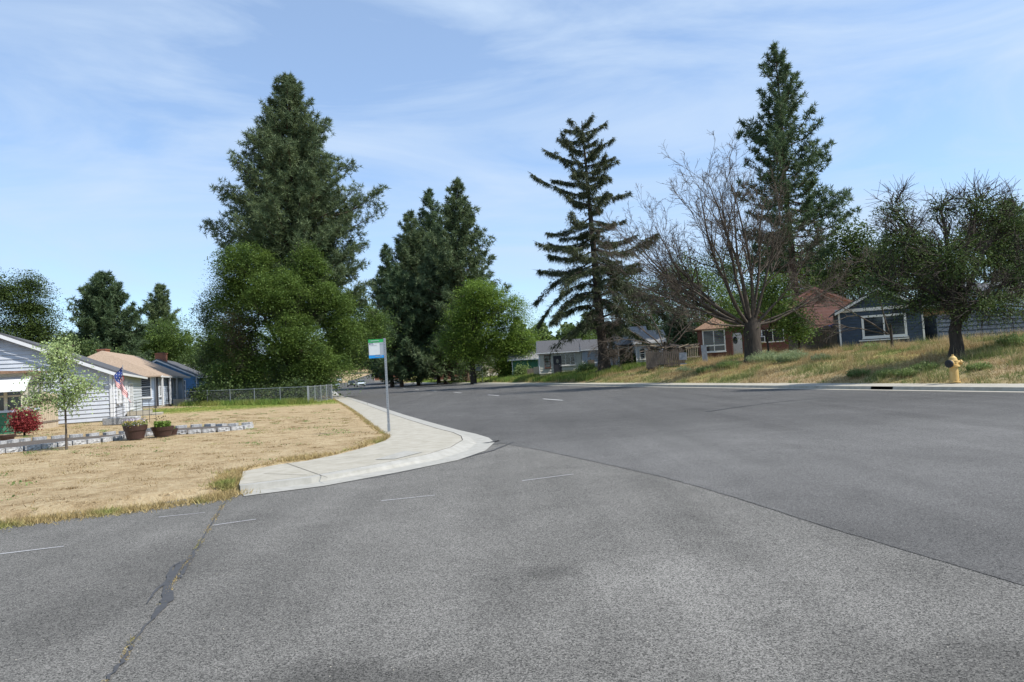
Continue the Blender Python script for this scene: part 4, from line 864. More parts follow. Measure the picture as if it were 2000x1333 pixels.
# chain link fences
def chain_fence(p0, p1, h, label, name='chain_link_fence', step=2.8, gap=.14, wire=.0035):
    p0 = np.array(p0); p1 = np.array(p1); L_ = np.linalg.norm(p1 - p0); d = (p1 - p0) / L_; e = empty(name, (*p0, Hf(*p0)), label, 'fence')
    n = max(2, int(L_ / step) + 1)
    for k in range(n):
        c = p0 + d * L_ * k / (n - 1); z = Hf(*c); mb = MB(); mb.tube([(*c, z - .1), (*c, z + h + .06)], .03 if k not in (0, n - 1) else .04, 8); mb.build('post', M['galv'], e)
    mb = MB()
    P = [(*(p0 + d * t), Hf(*(p0 + d * t)) + h) for t in np.linspace(0, L_, n)]; mb.tube(P, .022, 6); mb.build('top_rail', M['galv'], e)
    T = np.arange(-h, L_, gap); V = []
    for sgn in (1, -1):
        for t in T:
            a, b = (t, t + h); za, zb = (0, h) if sgn == 1 else (h, 0)
            if a < 0: za += (-a) * sgn; a = 0
            if b > L_: zb -= (b - L_) * sgn; b = L_
            A = p0 + d * a; B = p0 + d * b; V.append(((*A, za), (*B, zb)))
    mb = MB(); zz = Hf(*((p0 + p1) / 2))
    nrm = np.array([-d[1], d[0], 0])
    for A, B in V:
        A = np.array(A) + (0, 0, zz + .02); B = np.array(B) + (0, 0, zz + .02); w = unit(np.cross(B - A, nrm)) * wire; mb.face([A - w, A + w, B + w, B - w])
        w2 = nrm * wire; mb.face([A - w2, A + w2, B + w2, B - w2])
    mb.build('wire_mesh', M['galv'], e); return e
ca = corner_at(366, 61.5); cb = sq(33.5, -2.3)
chain_fence(corner_at(362, 57), corner_at(600, 49), 1.2, 'long wire mesh fence crossing the far end of the dry lawn')
chain_fence(corner_at(602, 49.2), sq(qs(*g2(642, 784))[1], -2.1), 1.2, 'short wire mesh fence ending at the pavement beside the big maple', step=1.4)
chain_fence(sq(qs(*g2(642, 784))[1] + .4, -2.1), sq(62, -2.1), 1.15, 'wire mesh fence running along the pavement under the big trees', step=2.6)

# wooden fence on the right
def board_fence(p0, p1, h, label, m='wood_grey', name='wooden_fence', bw=.14, seed=1):
    p0 = np.array(p0); p1 = np.array(p1); L_ = np.linalg.norm(p1 - p0); d = (p1 - p0) / L_; nr = np.array([-d[1], d[0]]); e = empty(name, (*p0, Hf(*p0)), label, 'fence'); r = random.Random(seed)
    mb = MB(); k = 0; t = bw / 2
    while t < L_:
        c = p0 + d * t; z = Hf(*c); hh_ = h + r.uniform(-.07, .05); w_ = bw * .47; 
        mb.box((*(c + nr * r.uniform(-.01, .01)), z + hh_ / 2), (*(d * w_), .0), (*(nr * .011), 0), (d[0] * r.uniform(-.01, .01), 0, hh_ / 2)); t += bw
    mb.build('boards', M[m], e); mb = MB()
    for zz in (.35, h - .3): mb.box((*((p0 + p1) / 2 - nr * -.04), Hf(*((p0 + p1) / 2)) + zz), (*(d * L_ / 2), 0), (*(nr * .02), 0), UP * .045)
    mb.build('rail', M['wood_grey'], e); return e
board_fence(corner_at(1546, 53), corner_at(1668, 49), 1.65, 'weathered grey board fence between the brown and dark blue houses', seed=3)
# blue tarpaulin over something behind the fence
A = pt(1640, 640, 52); mb = MB(); n = 6
for i in range(n):
    for j in range(4):
        f_ = lambda u, v: (A[0] - .8 + u * 2.0, A[1] + v * 1.6, 3.62 + .25 * u + .12 * math.sin(u * 9 + v * 4) - .2 * v * v)
        u0, u1, v0, v1 = i / n, (i + 1) / n, j / 4, (j + 1) / 4; mb.face([f_(u0, v0), f_(u1, v0), f_(u1, v1), f_(u0, v1)])
for j in range(8):
    pass
for i in range(n): u0, u1 = i / n, (i + 1) / n; a0 = f_(u0, 0); a1 = f_(u1, 0); mb.face([a0, a1, (a1[0], a1[1], 2.0), (a0[0], a0[1], 2.0)])
tag(mb.build('blue_tarp', M['tarp']), 'blue tarpaulin peeking over the grey board fence', 'tarpaulin')

# small fences, gate, boxes by the green house
board_fence(corner_at(1044, 88), corner_at(1060, 84), 1.3, 'pale board fence stub left of the cream house', 'wood_pale', seed=5)
board_fence(corner_at(1031, 90), corner_at(1044, 90), 1.1, 'brown board fence panel in front of the green house', 'wood_grey', seed=6)

# stake-sided trailer heaped with boards
Yt = 56.0; T0 = pt(1262, 712, Yt + .6); T1 = pt(1368, 706, Yt - .4); d2 = unit(np.array([T1[0] - T0[0], T1[1] - T0[1]])); n2 = np.array([d2[1], -d2[0]]); Lt = np.linalg.norm(T1[:2] - T0[:2]); tw = 1.7
tz0 = Hf(*T0[:2]) + .42; org = T0[:2] - n2 * 0
M['sheet_metal'] = mat('dull_sheet_metal', (.2, .23, .27), .6, col2=(.34, .37, .41), scale=4)
trl = empty('trailer', (*T0[:2], tz0 - .42), 'old stake-sided trailer heaped with scrap boards on the dry verge', 'trailer')
def tp_(u, w, z): return np.array([*(org + d2 * u - n2 * w), z])
mb = MB(); mb.box(tp_(Lt / 2, tw / 2, tz0), (*(d2 * Lt / 2), 0), (*(n2 * tw / 2), 0), UP * .05)
for w in (.1, tw - .1): mb.box(tp_(Lt / 2 + .4, w, tz0 - .09), (*(d2 * (Lt / 2 + .3)), 0), (*(n2 * .04), 0), UP * .04)
mb.build('bed', M['dark_trim'], trl); rt = random.Random(11)
for side, w in (('near', 0.0), ('far', tw)):
    mb = MB(); t = .06
    while t < Lt * .72:
        hh_ = 1.38 + rt.uniform(-.14, .1); mb.box(tp_(t, w, tz0 + hh_ / 2 + .03), (*(d2 * .055), 0), (*(n2 * .012), 0), (rt.uniform(-.03, .03), 0, hh_ / 2)); t += .15
    for zz in (.25, 1.15): mb.box(tp_(Lt * .36, w + (.03 if side == 'near' else -.03), tz0 + zz), (*(d2 * Lt * .36), 0), (*(n2 * .014), 0), UP * .04)
    mb.build('stake_side', M['wood_grey'], trl)
mb = MB(); t = Lt * .76
while t < Lt * .98:
    mb.box(tp_(t, -.02, tz0 + 1.1), (*(d2 * .035), 0), (*(n2 * .02), 0), (.02, 0, .36)); t += .17
for zz in (.7, 1.5): mb.box(tp_(Lt * .87, -.02, tz0 + zz), (*(d2 * Lt * .13), 0), (*(n2 * .03), 0), UP * .045)
mb.build('end_rack', M['wood_pale'], trl)
mb = MB(); mb.box(tp_(Lt * .69, -.05, tz0 + .8), (*(d2 * .3), 0), (*(n2 * .012), 0), UP * .3); mb.box(tp_(Lt * .69, -.05, tz0 + .05), (*(d2 * .28), 0), (*(n2 * .012), 0), UP * .16); mb.build('metal_sheet', M['sheet_metal'], trl)
for w in (-.1, tw + .1):
    c = tp_(Lt * .3, w, tz0 - .12); mb = MB(); mb.lathe(c - np.array([*(-n2 * .1), 0]) , [(0, .24), (.02, .3), (.2, .3), (.22, .24)], 22, (*(-n2), 0)); wh = mb.build('wheel', M['rubber'], trl)
    mb = MB(); mb.lathe(c + np.array([*(n2 * .11), 0]), [(0, .16), (.015, .15), (.02, .05)], 18, (*(n2), 0)); mb.build('rim', M['silver'], wh)
mb = MB(); mb.box(tp_(Lt * .3, -.1, tz0 + .22), (*(d2 * .42), 0), (*(n2 * .14), 0), UP * .02); mb.build('mudguard', M['dark_trim'], trl)
for k in range(34):
    mb = MB(); u = rt.uniform(.3, Lt - .5); ln = rt.uniform(.8, 2.0); an = rt.gauss(0, .35); dd = np.array([d2[0] * math.cos(an) - d2[1] * math.sin(an), d2[1] * math.cos(an) + d2[0] * math.sin(an)])
    mb.box(tp_(u, rt.uniform(.1, tw - .1), tz0 + 1.38 + rt.uniform(0, .34)), (*(dd * ln / 2), rt.gauss(0, .14)), (*(np.array([-dd[1], dd[0]]) * rt.uniform(.04, .1)), 0), UP * rt.choice([.025, .03, .06]))
    o = mb.build('scrap_board', M[rt.choice(['wood_pale', 'wood_grey', 'deadwood'])]); tag(o, 'scrap board lying in the heap on top of the trailer', 'board', 'scrap boards heaped on the trailer')
mb = MB(); c = pt(1377, 709, Yt - .8); mb.box((c[0], c[1], Hf(c[0], c[1]) + .7), (.2, -.05, 0), (.01, .03, 0), (-.03, 0, .7)); tag(mb.build('metal_panel', M['sheet_metal']), 'bluish metal panel leaning at the trailer end beside the brown house', 'metal panel')
mb = MB(); c = pt(1345, 713, Yt - 1); mb.box((c[0], c[1], Hf(c[0], c[1]) + .08), (.7, 0, 0), (0, .12, 0), UP * .05); tag(mb.build('orange_plank', M['hyd']), 'orange brown plank lying on the grass beside the trailer', 'plank')

# signs
def post_sign(px, py, Y, h, w, ph_, label, name, cat, face='sign_white', off=0., lines=True, green=False):
    x, y = pt(px, py, Y)[:2]; z = Hf(x, y); e = empty(name, (x, y, z), label, cat)
    mb = MB(); mb.tube([(x, y, z), (x, y, z + h)], .035, 8); mb.build('post', M['galv'], e)
    mb = MB(); mb.box((x + off, y - .05, z + h - ph_ / 2), (w / 2, 0, 0), (0, .01, 0), UP * ph_ / 2); p_ = mb.build('panel', M[face], e)
    if lines:
        mb = MB()
        for k in range(3): mb.box((x + off, y - .066, z + h - ph_ * (.25 + .25 * k)), (w * .36, 0, 0), (0, .003, 0), UP * ph_ * .05)
        mb.build('lettering', M['ink'], p_)
    return e
x, y = px_q(943, 20.6)
post_sign(943, 748, y, 2.7, .95, .95, 'pale panel on a slim grey post at the far pavement', 'roadside_sign', 'sign', off=-.62)
x, y = px_q(697, 20.8)
e = empty('speed_sign', (x, y, Hf(x, y)), 'small white rectangular road sign on a post above the far parked cars', 'road sign')
mb = MB(); mb.tube([(x, y, Hf(x, y)), (x, y, Hf(x, y) + 2.7)], .05, 6); mb.build('post', M['galv'], e)
mb = MB(); mb.box((x, y - .08, Hf(x, y) + 2.6), (.32, 0, 0), (0, .01, 0), UP * .45); mb.build('panel', M['sign_white'], e)
# carved board sign between the street trees
# wheeled bin/box by the green house
c = pt(965, 735, 104); mb = MB(); z = Hf(c[0], c[1]); e = empty('wooden_planter_box', (c[0], c[1], z), 'brown wooden board box on legs left of the bright bush', 'box')
mb.box((c[0], c[1], z + 1.35), (.75, 0, 0), (0, .4, 0), UP * .32); mb.build('box', M['wood_pale'], e); mb = MB()
for sx in (-.6, .6): mb.box((c[0] + sx, c[1], z + .52), (.06, 0, 0), (0, .06, 0), UP * .52)
mb.build('leg', M['wood_grey'], e)

# distant cars
def car(name, paint):
    e = bpy.data.objects.new(name, None); COL.objects.link(e)
    prof = [(-2.2, .35), (-2.25, .7), (-2.1, .95), (-1.3, 1.0), (-.75, 1.42), (.75, 1.46), (1.55, 1.02), (2.15, .92), (2.25, .6), (2.2, .3)]
    mb = MB(); w = .88
    body = [(-2.2, .3), (-2.25, .7), (-2.1, .92), (-1.35, .97), (1.6, 1.0), (2.15, .9), (2.25, .6), (2.2, .3)]
    for sx in (-1, 1): mb.face([(sx * w, y_, z_) for y_, z_ in (body if sx > 0 else body[::-1])])
    for (a, b) in zip(body, body[1:] + body[:1]): mb.face([(-w, *a), (w, *a), (w, *b), (-w, *b)])
    mb.build('body', paint, e, bevel=.05)
    cab = [(-1.3, .97), (-.65, 1.42), (.8, 1.46), (1.5, 1.0)]; mb = MB(); wi = .72
    for sx in (-1, 1): mb.face([(sx * (w - .05 if z_ < 1.1 else wi), y_, z_) for y_, z_ in (cab if sx > 0 else cab[::-1])])
    for (a, b) in zip(cab[:-1], cab[1:]):
        wa = w - .05 if a[1] < 1.1 else wi; wb = w - .05 if b[1] < 1.1 else wi; mb.face([(-wa, *a), (wa, *a), (wb, *b), (-wb, *b)])
    mb.build('windows', M['glass'], e); mb = MB(); mb.box((0, .08, 1.46), (wi - .03, 0, 0), (0, .72, .015), UP * .02); mb.build('roof', paint, e)
    for sx in (-1, 1):
        for yy_ in (-1.35, 1.4):
            mb = MB(); mb.lathe((sx * .72, yy_, .32), [(0, .25), (.02, .32), (.16, .32), (.18, .2)], 16, (sx, 0, 0)); mb.build('wheel', M['rubber'], e)
        mb = MB(); mb.box((sx * .65, -2.24, .7), (.17, 0, 0), (0, .03, 0), UP * .08); mb.build('headlight', M['sign_white'], e)
    mb = MB(); mb.box((0, -2.25, .48), (.5, 0, 0), (0, .02, 0), UP * .1); mb.build('grille', M['black'], e)
    return e
ang = math.atan2(.2796, .9601)
def paint(name, col): m, t, b = principled(name); b.inputs['Base Color'].default_value = (*col, 1); b.inputs['Roughness'].default_value = .3; b.inputs['Metallic'].default_value = .3; b.inputs['Coat Weight'].default_value = .5; return m
for px, Y, nm, col, lab in ((655, 150, 'silver_car', (.3, .36, .42), 'blue-grey car with shining headlights, second from the left in the far lanes'), (643.5, 166, 'red_car', (.2, .02, .03), 'dark red car at the far end of the street, leftmost of the cars'), (686, 165, 'black_car', (.03, .03, .035), 'black car facing this way in the far lanes beside the pale car'), (705, 157, 'pale_car', (.62, .68, .7), 'pale silver car, rightmost of the distant cars')):
    c = car(nm, paint(nm + '_paint', col)); p = pt(px, 752, Y); c.location = (p[0], p[1], .01 + max(0, Hf(p[0], p[1]) + .06)); c.rotation_euler = (0, 0, ang); tag(c, lab, 'car', 'cars in the far lanes')
p = pt(662, 745, 215); c = car('white_van_car', paint('far_car_paint', (.5, .52, .55))); q_, s_ = qs(p[0], p[1]); c.location = (p[0], p[1], Hf(p[0], p[1]) + .07); c.rotation_euler = (0, 0, ang); c.name = 'pale_grey_car'; tag(c, 'grey car farthest off, at the foot of the rise', 'car', 'cars in the far lanes')
# ------------------------------------------------------------------ TREES
def interp_prof(prof, f): return np.interp(f, [p[0] for p in prof], [p[1] for p in prof])
def starbursts(C, D, k, ln, wd, rng, spread=.9):
    C2 = np.repeat(C, k, 0); D2 = np.repeat(D, k, 0); dd = unit(D2 * .6 + rng.normal(size=D2.shape) * spread); n = len(C2)
    return blades(C2 + dd * ln * .12, dd, ln * rng.uniform(.6, 1.15, n), wd * rng.uniform(.7, 1.3, n), rng)
def pine(name, label, px, py, Y, Ht, prof, nbr=300, tl=.42, tw=.07, k=12, mt='pine', seed=0, z=None, crown0=.1, tpb=1.0, group=None, lean=0, extra=(), rT=.35, cat='pine tree'):
    rng = np.random.default_rng(seed); p = pt(px, py, Y); zb = Hf(p[0], p[1]) if z is None else z
    root = empty(name, (p[0], p[1], zb), label, cat, group); B = np.array([p[0], p[1], zb])
    trunk = MB(); hs_ = np.linspace(0, 1, 14); wx = np.cumsum(rng.normal(0, .05, 14)); wy = np.cumsum(rng.normal(0, .05, 14))
    TP = np.column_stack([B[0] + wx + lean * hs_ * Ht, B[1] + wy, B[2] + hs_ * Ht * .985]); trunk.tube(TP, rT * (1 - hs_ * .93) + (hs_ < .03) * rT * .3, 9)
    C, D = [], []; br = MB()
    def addb(f, az, L_, elev):
        p0 = np.array([np.interp(f, hs_, TP[:, i]) for i in range(3)]); m = 6; t = np.linspace(0, 1, m); dh = np.array([math.cos(az), math.sin(az), 0]); sd_ = np.array([-dh[1], dh[0], 0])
        P = p0 + dh * (t * L_)[:, None] * math.cos(elev) + UP * (np.sin(elev) * t * L_ + .16 * L_ * (t ** 2.4) - .12 * L_ * np.sin(t * 3.1))[:, None] + sd_ * (rng.normal(0, .05) * L_ * t ** 2)[:, None]
        br.tube(P, np.linspace(.03 + .012 * L_, .012, m), 4, cap=False)
        nt_ = int(max(4, tpb * (5 + L_ * 7.5)))
        tt = .22 + .8 * rng.random(nt_) ** .75; Q = np.column_stack([np.interp(tt, t, P[:, i]) for i in range(3)])
        lat = rng.normal(0, 1, (nt_, 3)) * np.array([.13, .13, .09]) * (L_ * (1.15 - tt * .75))[:, None] * (.8 if L_ > 2 else 1.2); Q = Q + lat; Q[:, 2] += .1
        C.append(Q); D.append(unit(dh * .5 + UP * .6 + lat * .4))
    for i in range(nbr):
        f = crown0 + (1 - crown0) * ((i + rng.random()) / nbr) ** .9; f = min(f, .995); r = interp_prof(prof, f) * rng.choice([.55, .75, .9, 1.0, 1.08, 1.22], p=[.17, .23, .2, .2, .12, .08])
        if f > .84 and rng.random() < .45: continue
        addb(f, i * 2.39996 + rng.normal(0, .3), max(.35, r), np.interp(f, [0, .5, 1], [-.12, .12, .75]) + rng.normal(0, .1))
    for f, az, L_ in extra: addb(f, az, L_, .02)
    trunk.build('trunk', M['pinebark'], root); br.build('branches', M['pinebark'], root)
    C = np.vstack(C); D = np.vstack(D); build_np('crown', starbursts(C, D, k, tl, tw, rng), 3, M[mt], root)
    return root
# the big pine left of the street
pine('tall_pine', 'tallest pine left of the street, broad shaggy grey-green crown above the maple', 588, 780, 66, 31.8, [(0, 3), (.1, 5.5), (.45, 6.6), (.55, 6.1), (.62, 5.3), (.70, 4.4), (.78, 3.5), (.86, 2.7), (.93, 1.75), (.975, .9), (1, .3)], nbr=430, tl=.46, tw=.07, k=12, tpb=1.45, seed=1, crown0=.22, extra=((.585, 0.05, 8.6), (.595, .25, 7.8), (.53, 0.0, 8.6), (.50, 3.1, 8.8), (.51, 3.3, 8.2), (.62, 3.2, 7.2), (.72, 3.1, 6.0)), rT=.5)
# cluster on the far right of the street centre
for i, (px, top, Y, wpx, lab, nb, sd_) in enumerate(((745, 462, 118, 30, 'short slender pine at the left end of the dark pine cluster', 110, 11), (797, 398, 122, 52, 'dense dark pine left of the two highest cluster tops', 260, 12), (836, 354, 126, 50, 'dark pine with the second highest top in the cluster', 230, 13), (893, 338, 112, 52, 'sparse airy pine with the highest top of the cluster, on its right', 190, 14), (765, 500, 112, 42, 'low wide pine filling the left flank of the cluster', 160, 15), (850, 470, 116, 60, 'broad lower pine in the middle of the cluster', 200, 16))):
    sc = Y / 1333; Ht = (742 - top) * sc; w = wpx * sc
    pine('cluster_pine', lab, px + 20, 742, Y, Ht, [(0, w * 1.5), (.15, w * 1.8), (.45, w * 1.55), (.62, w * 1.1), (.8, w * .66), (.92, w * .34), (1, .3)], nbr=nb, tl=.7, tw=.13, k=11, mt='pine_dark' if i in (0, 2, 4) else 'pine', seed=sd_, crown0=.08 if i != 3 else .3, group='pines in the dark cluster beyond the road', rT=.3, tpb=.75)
# tall pine on the right behind the bare tree
pine('right_tall_pine', 'very tall narrow pine rising behind the bare tree on the right', 1562, 690, 70, 32.6, [(0, 2), (.3, 4.6), (.42, 5.4), (.52, 4.6), (.62, 3.6), (.68, 3.8), (.76, 2.8), (.84, 2.5), (.9, 1.6), (.955, 1.0), (1, .3)], nbr=140, tl=.55, tw=.1, k=13, mt='pine_dark', seed=3, crown0=.26, extra=((.41, 0.0, 6.8), (.44, .1, 6.2), (.47, -.1, 6.2), (.50, .2, 5.6), (.64, 0, 5.0), (.70, 3.1, 4.6), (.74, 3.0, 4.0)), rT=.45, tpb=.85)
bpy.data.objects['right_tall_pine'].name = 'tall_pine.001'
# left background pines
pine('background_pine', 'round-topped pine rising behind the tan roof on the left', 207, 770, 92, 17.6, [(0, 2), (.3, 4.5), (.5, 4.4), (.7, 3.4), (.85, 2.2), (.95, 1.2), (1, .4)], nbr=240, tl=.6, tw=.11, k=12, mt='pine_dark', seed=21, crown0=.15)
pine('background_pine', 'small conical pine peeking above the round green tree on the left', 318, 765, 135, 22.6, [(0, 3), (.5, 3.6), (.7, 3.0), (.85, 2.0), (.95, 1.1), (1, .4)], nbr=160, tl=.7, tw=.15, k=10, mt='pine', seed=22, crown0=.3, tpb=.7)
pine('background_pine', 'dark pine top behind the dense tree at the right edge', 1990, 640, 62, 12.5, [(0, 2), (.4, 3.4), (.7, 2.4), (.9, 1.0), (1, .3)], nbr=120, mt='pine_dark', seed=23, crown0=.1, tpb=.8)
pine('background_pine', 'small dark pine top between the tall pine and the right-hand tree', 1742, 640, 78, 13.5, [(0, 2), (.4, 2.2), (.7, 1.6), (.9, .8), (1, .3)], nbr=100, mt='pine_dark', seed=24, crown0=.1, tpb=.7)

# drooping spruce
def spruce(px, py, Y, Ht, seed=0):
    rng = np.random.default_rng(seed); p = pt(px, py, Y); zb = Hf(p[0], p[1]); root = empty('drooping_spruce', (p[0], p[1], zb), 'gaunt spruce with long drooping, half-bare branches beside the street', 'spruce tree')
    B = np.array([p[0], p[1], zb]); hs_ = np.linspace(0, 1, 12); lean = -.028
    TP = np.column_stack([B[0] + lean * hs_ * Ht, B[1] + 0 * hs_, B[2] + hs_ * Ht]); tr_ = MB(); tr_.tube(TP, .5 * (1 - hs_ * .95) + .02 + (hs_ < .05) * .22, 10)
    br = MB(); C, D, Ln = [], [], []
    prof = [(0, 2.5), (.12, 5.4), (.3, 7.8), (.45, 8.2), (.56, 7.4), (.66, 5.6), (.78, 4.4), (.86, 4.6), (.93, 3.2), (.97, 1.7), (1, .6)]
    nb = 80
    for i in range(nb):
        f = .16 + .83 * (i / nb) ** .97; L_ = max(.5, interp_prof(prof, f) * rng.uniform(.42, 1.15)); az = i * 2.39996 + rng.normal(0, .25)
        p0 = np.array([np.interp(f, hs_, TP[:, j]) for j in range(3)]); m = 8; t = np.linspace(0, 1, m); dh = np.array([math.cos(az), math.sin(az), 0])
        if f > .62: zz = L_ * (.05 * t + (.1 + .55 * rng.random()) * t ** 2.0 + .05 * np.sin(t * 3))
        elif f > .42: zz = L_ * (-.12 * np.sin(t * 3.0) + rng.uniform(-.1, .1) * t)
        else: zz = L_ * (.14 * np.sin(t * 2.2) - rng.uniform(.3, .75) * t ** 2)
        P = p0 + dh * (t * L_)[:, None] + UP * zz[:, None] + np.array([-dh[1], dh[0], 0]) * (rng.normal(0, .08) * L_ * t ** 2)[:, None]
        br.tube(P, np.linspace(.03 + .011 * L_, .012, m), 4, cap=False)
        bare = f < .45 and rng.random() < .35
        n = int(L_ * (20 if bare else 62)); tt = (.1 if f > .5 else .2) + .85 * rng.random(n); tt = tt[np.sin(tt * 17 + i) + rng.normal(0, .8, n) > -.7]; n = len(tt)
        Q = np.column_stack([np.interp(tt, t, P[:, j]) for j in range(3)]); wid = .16 * L_ * (1.1 - tt) * (.6 if f > .5 else 1.0) + .05
        sdv = np.array([-dh[1], dh[0], 0]); Q += sdv * (rng.normal(0, 1, n) * wid)[:, None]; Q[:, 2] += rng.normal(0, .05, n) - .12 * np.abs(rng.normal(0, 1, n))
        C.append(Q); dv = unit(rng.normal(0, .35, (n, 3)) + np.array([0, 0, -.75]) + dh * .45); D.append(dv); Ln.append(rng.uniform(.16, .62, n) * (1.3 if f < .5 else .9))
        n2_ = int(L_ * 5); tt = .15 + .8 * rng.random(n2_); Q = np.column_stack([np.interp(tt, t, P[:, j]) for j in range(3)])
        for q in Q[:12]:
            dl = rng.uniform(.3, 1.0) * (1 if f < .6 else .5); br.tube([q, q + np.array([*(rng.normal(0, .12, 2)), -dl * .6]) + dh * .1, q + np.array([*(rng.normal(0, .18, 2)), -dl])], [.014, .01, .006], 3, cap=False)
    tr_.build('trunk', M['bark'], root); br.build('branches', M['bark'], root); C = np.vstack(C); D = np.vstack(D); Ln = np.concatenate(Ln)
    C2 = np.repeat(C, 5, 0); D2 = unit(np.repeat(D, 5, 0) + rng.normal(0, .4, (len(C) * 5, 3))); V = blades(C2 + rng.normal(0, .05, C2.shape), D2, np.repeat(Ln, 5), .06 * np.ones(len(C2)), rng)
    build_np('crown', V, 3, M['spruce'], root)
spruce(1181, 722, 67, 25.2, 4)

# broadleaf trees
def leafy(name, label, px, py, Y, lobes, mt, trunk_r=.2, nclump=700, per=34, size=.22, clump=(.55, .32), seed=0, z=None, group=None, flat=.55, bark='bark', base_h=2.0, twigs=0, edge=.4, cat='tree', bare_frac=0):
    """lobes: (dx, dy, height, rx, ry, rz) in metres from the base"""
    rng = np.random.default_rng(seed); p = pt(px, py, Y); zb = Hf(p[0], p[1]) if z is None else z; B = np.array([p[0], p[1], zb])
    root = empty(name, B, label, cat, group); Lb = np.array(lobes, float)
    wts = (Lb[:, 3] * Lb[:, 4] * Lb[:, 5]) ** .67; wts /= wts.sum(); li = rng.choice(len(Lb), nclump, p=wts); d = unit(rng.normal(size=(nclump, 3))); r = rng.random(nclump) ** edge
    r *= rng.uniform(.8, 1.12, nclump) * (1 + .16 * np.sin(d[:, 0] * 7 + li) * np.sin(d[:, 2] * 6 + li * 2)); Cc = B + Lb[li, :3] + d * r[:, None] * Lb[li, 3:6]; Cc[:, 2] = np.maximum(Cc[:, 2], B[2] + .4)
    cs = clump[0] * rng.uniform(.6, 1.4, nclump)
    P = np.repeat(Cc, per, 0) + rng.normal(size=(nclump * per, 3)) * np.column_stack([np.repeat(cs, per)] * 2 + [np.repeat(cs, per) * clump[1] / clump[0]])
    # drooping at the rim of each clump gives layered sprays
    P[:, 2] -= .35 * (np.linalg.norm((P - np.repeat(Cc, per, 0))[:, :2], axis=1) ** 2) / (np.repeat(cs, per) + .1)
    br = MB(); tr_ = MB(); cen = B + (Lb[:, :3] * wts[:, None]).sum(0); fork = B + np.array([0, 0, base_h]); 
    tr_.tube([B - UP * .15, B + UP * .25, (B + fork) / 2 + rng.normal(0, .04, 3), fork, fork * .4 + cen * .6 + rng.normal(0, .2, 3) * [1, 1, 0]], [trunk_r * 1.5, trunk_r * 1.1, trunk_r * .92, trunk_r * .85, trunk_r * .4], 10)
    for j in range(len(Lb)):
        c = B + Lb[j, :3]; a = fork + (cen - fork) * rng.uniform(0, .4); mid = (a + c) / 2 + np.array([0, 0, .15 * np.linalg.norm(c - a)]); br.tube([a, mid, c], [trunk_r * .5, trunk_r * .3, trunk_r * .14], 6, cap=False)
        idx = np.where(li == j)[0][:16]
        for i in idx: st = mid + (c - mid) * rng.random(); br.tube([st, (st + Cc[i]) / 2 + rng.normal(0, .15, 3), Cc[i]], [trunk_r * .13, trunk_r * .08, .012], 4, cap=False)
    for i in range(twigs):
        j = rng.choice(len(Lb), p=wts); c = B + Lb[j, :3]; dd = unit(rng.normal(size=3) + UP * .4); e1 = c + dd * Lb[j, 3:6] * rng.uniform(.95, 1.3); s0 = c + dd * Lb[j, 3:6] * .4
        m_ = (s0 + e1) / 2 + rng.normal(0, .2, 3); br.tube([s0, m_, e1], [.035, .022, .008], 4, cap=False)
        for q in range(7):
            t = rng.uniform(.35, 1); s1 = m_ + (e1 - m_) * t; br.tube([s1, s1 + unit(dd + rng.normal(0, .7, 3)) * rng.uniform(.3, .9)], [.012, .006], 3, cap=False)
    tr_.build('trunk', M[bark], root, smooth=True); br.build('limbs', M[bark], root, smooth=True)
    keep = rng.random(len(P)) > bare_frac
    build_np('crown', leaves(P[keep], size, rng, flat), 4, M[mt], root); return root
def S_(px0, px1, py0, py1, pxb, pyb, Y, dep=1.0, dy=0):   # lobe from a pixel box
    s = Y / 1333; return ((((px0 + px1) / 2 - pxb) * s), dy, (pyb - (py0 + py1) / 2) * s, (px1 - px0) / 2 * s, (px1 - px0) / 2 * s * dep, (py1 - py0) / 2 * s)
def boxes(pxb, pyb, Y, L_, dep=.9): return [S_(*b[:4], pxb, pyb, Y, dep, b[4] if len(b) > 4 else 0) for b in L_]
leafy('maple_tree', 'big dark green maple growing in front of the tallest pine', 575, 782, 60, boxes(575, 782, 60, [(450, 545, 468, 550, -1), (575, 650, 478, 560, 0), (430, 520, 525, 600, 0), (520, 610, 530, 610, -3), (615, 690, 550, 620, 0), (430, 520, 600, 680, -1), (540, 640, 610, 690, -2.5), (630, 705, 610, 690, 1), (450, 560, 670, 745, -2), (570, 690, 680, 745, -1)]), 'maple', .42, 640, 280, .135, (.62, .2), seed=31, base_h=1.8, flat=1.2, edge=.28)
leafy('maple_tree', 'dark shrubby tree left of the big maple with half-dead brown sprays', 450, 785, 64, boxes(450, 785, 64, [(395, 460, 560, 680), (400, 470, 650, 765), (440, 520, 640, 765), (400, 440, 620, 740)]), 'maple_dark', .16, 420, 90, .14, (.5, .2), flat=1, seed=32, twigs=40, base_h=1.0)
leafy('dying_tree', 'thin brown-leaved dying tree among the dark maples on the left', 478, 785, 57.5, boxes(478, 785, 57.5, [(440, 500, 600, 680), (450, 520, 650, 730)]), 'brownleaf', .1, 170, 22, .13, (.5, .3), seed=33, twigs=50)
leafy('maple_tree', 'mid green tree with browning sprays overhanging the pavement behind the bus sign', 622, 778, 66, boxes(622, 778, 66, [(650, 740, 565, 660), (690, 772, 600, 690), (660, 720, 650, 745), (640, 700, 610, 700)]), 'maple', .2, 300, 110, .14, (.5, .17), flat=1.1, seed=34, twigs=20)
leafy('shrub', 'dark hedge behind the wire fence right of the big maple trunk', 600, 775, 72, boxes(600, 775, 72, [(560, 620, 715, 780), (600, 648, 725, 775), (575, 640, 690, 750), (520, 580, 700, 780)], .8), 'maple_dark', .06, 520, 34, .2, (.5, .3), seed=37, base_h=.3, cat='shrub')
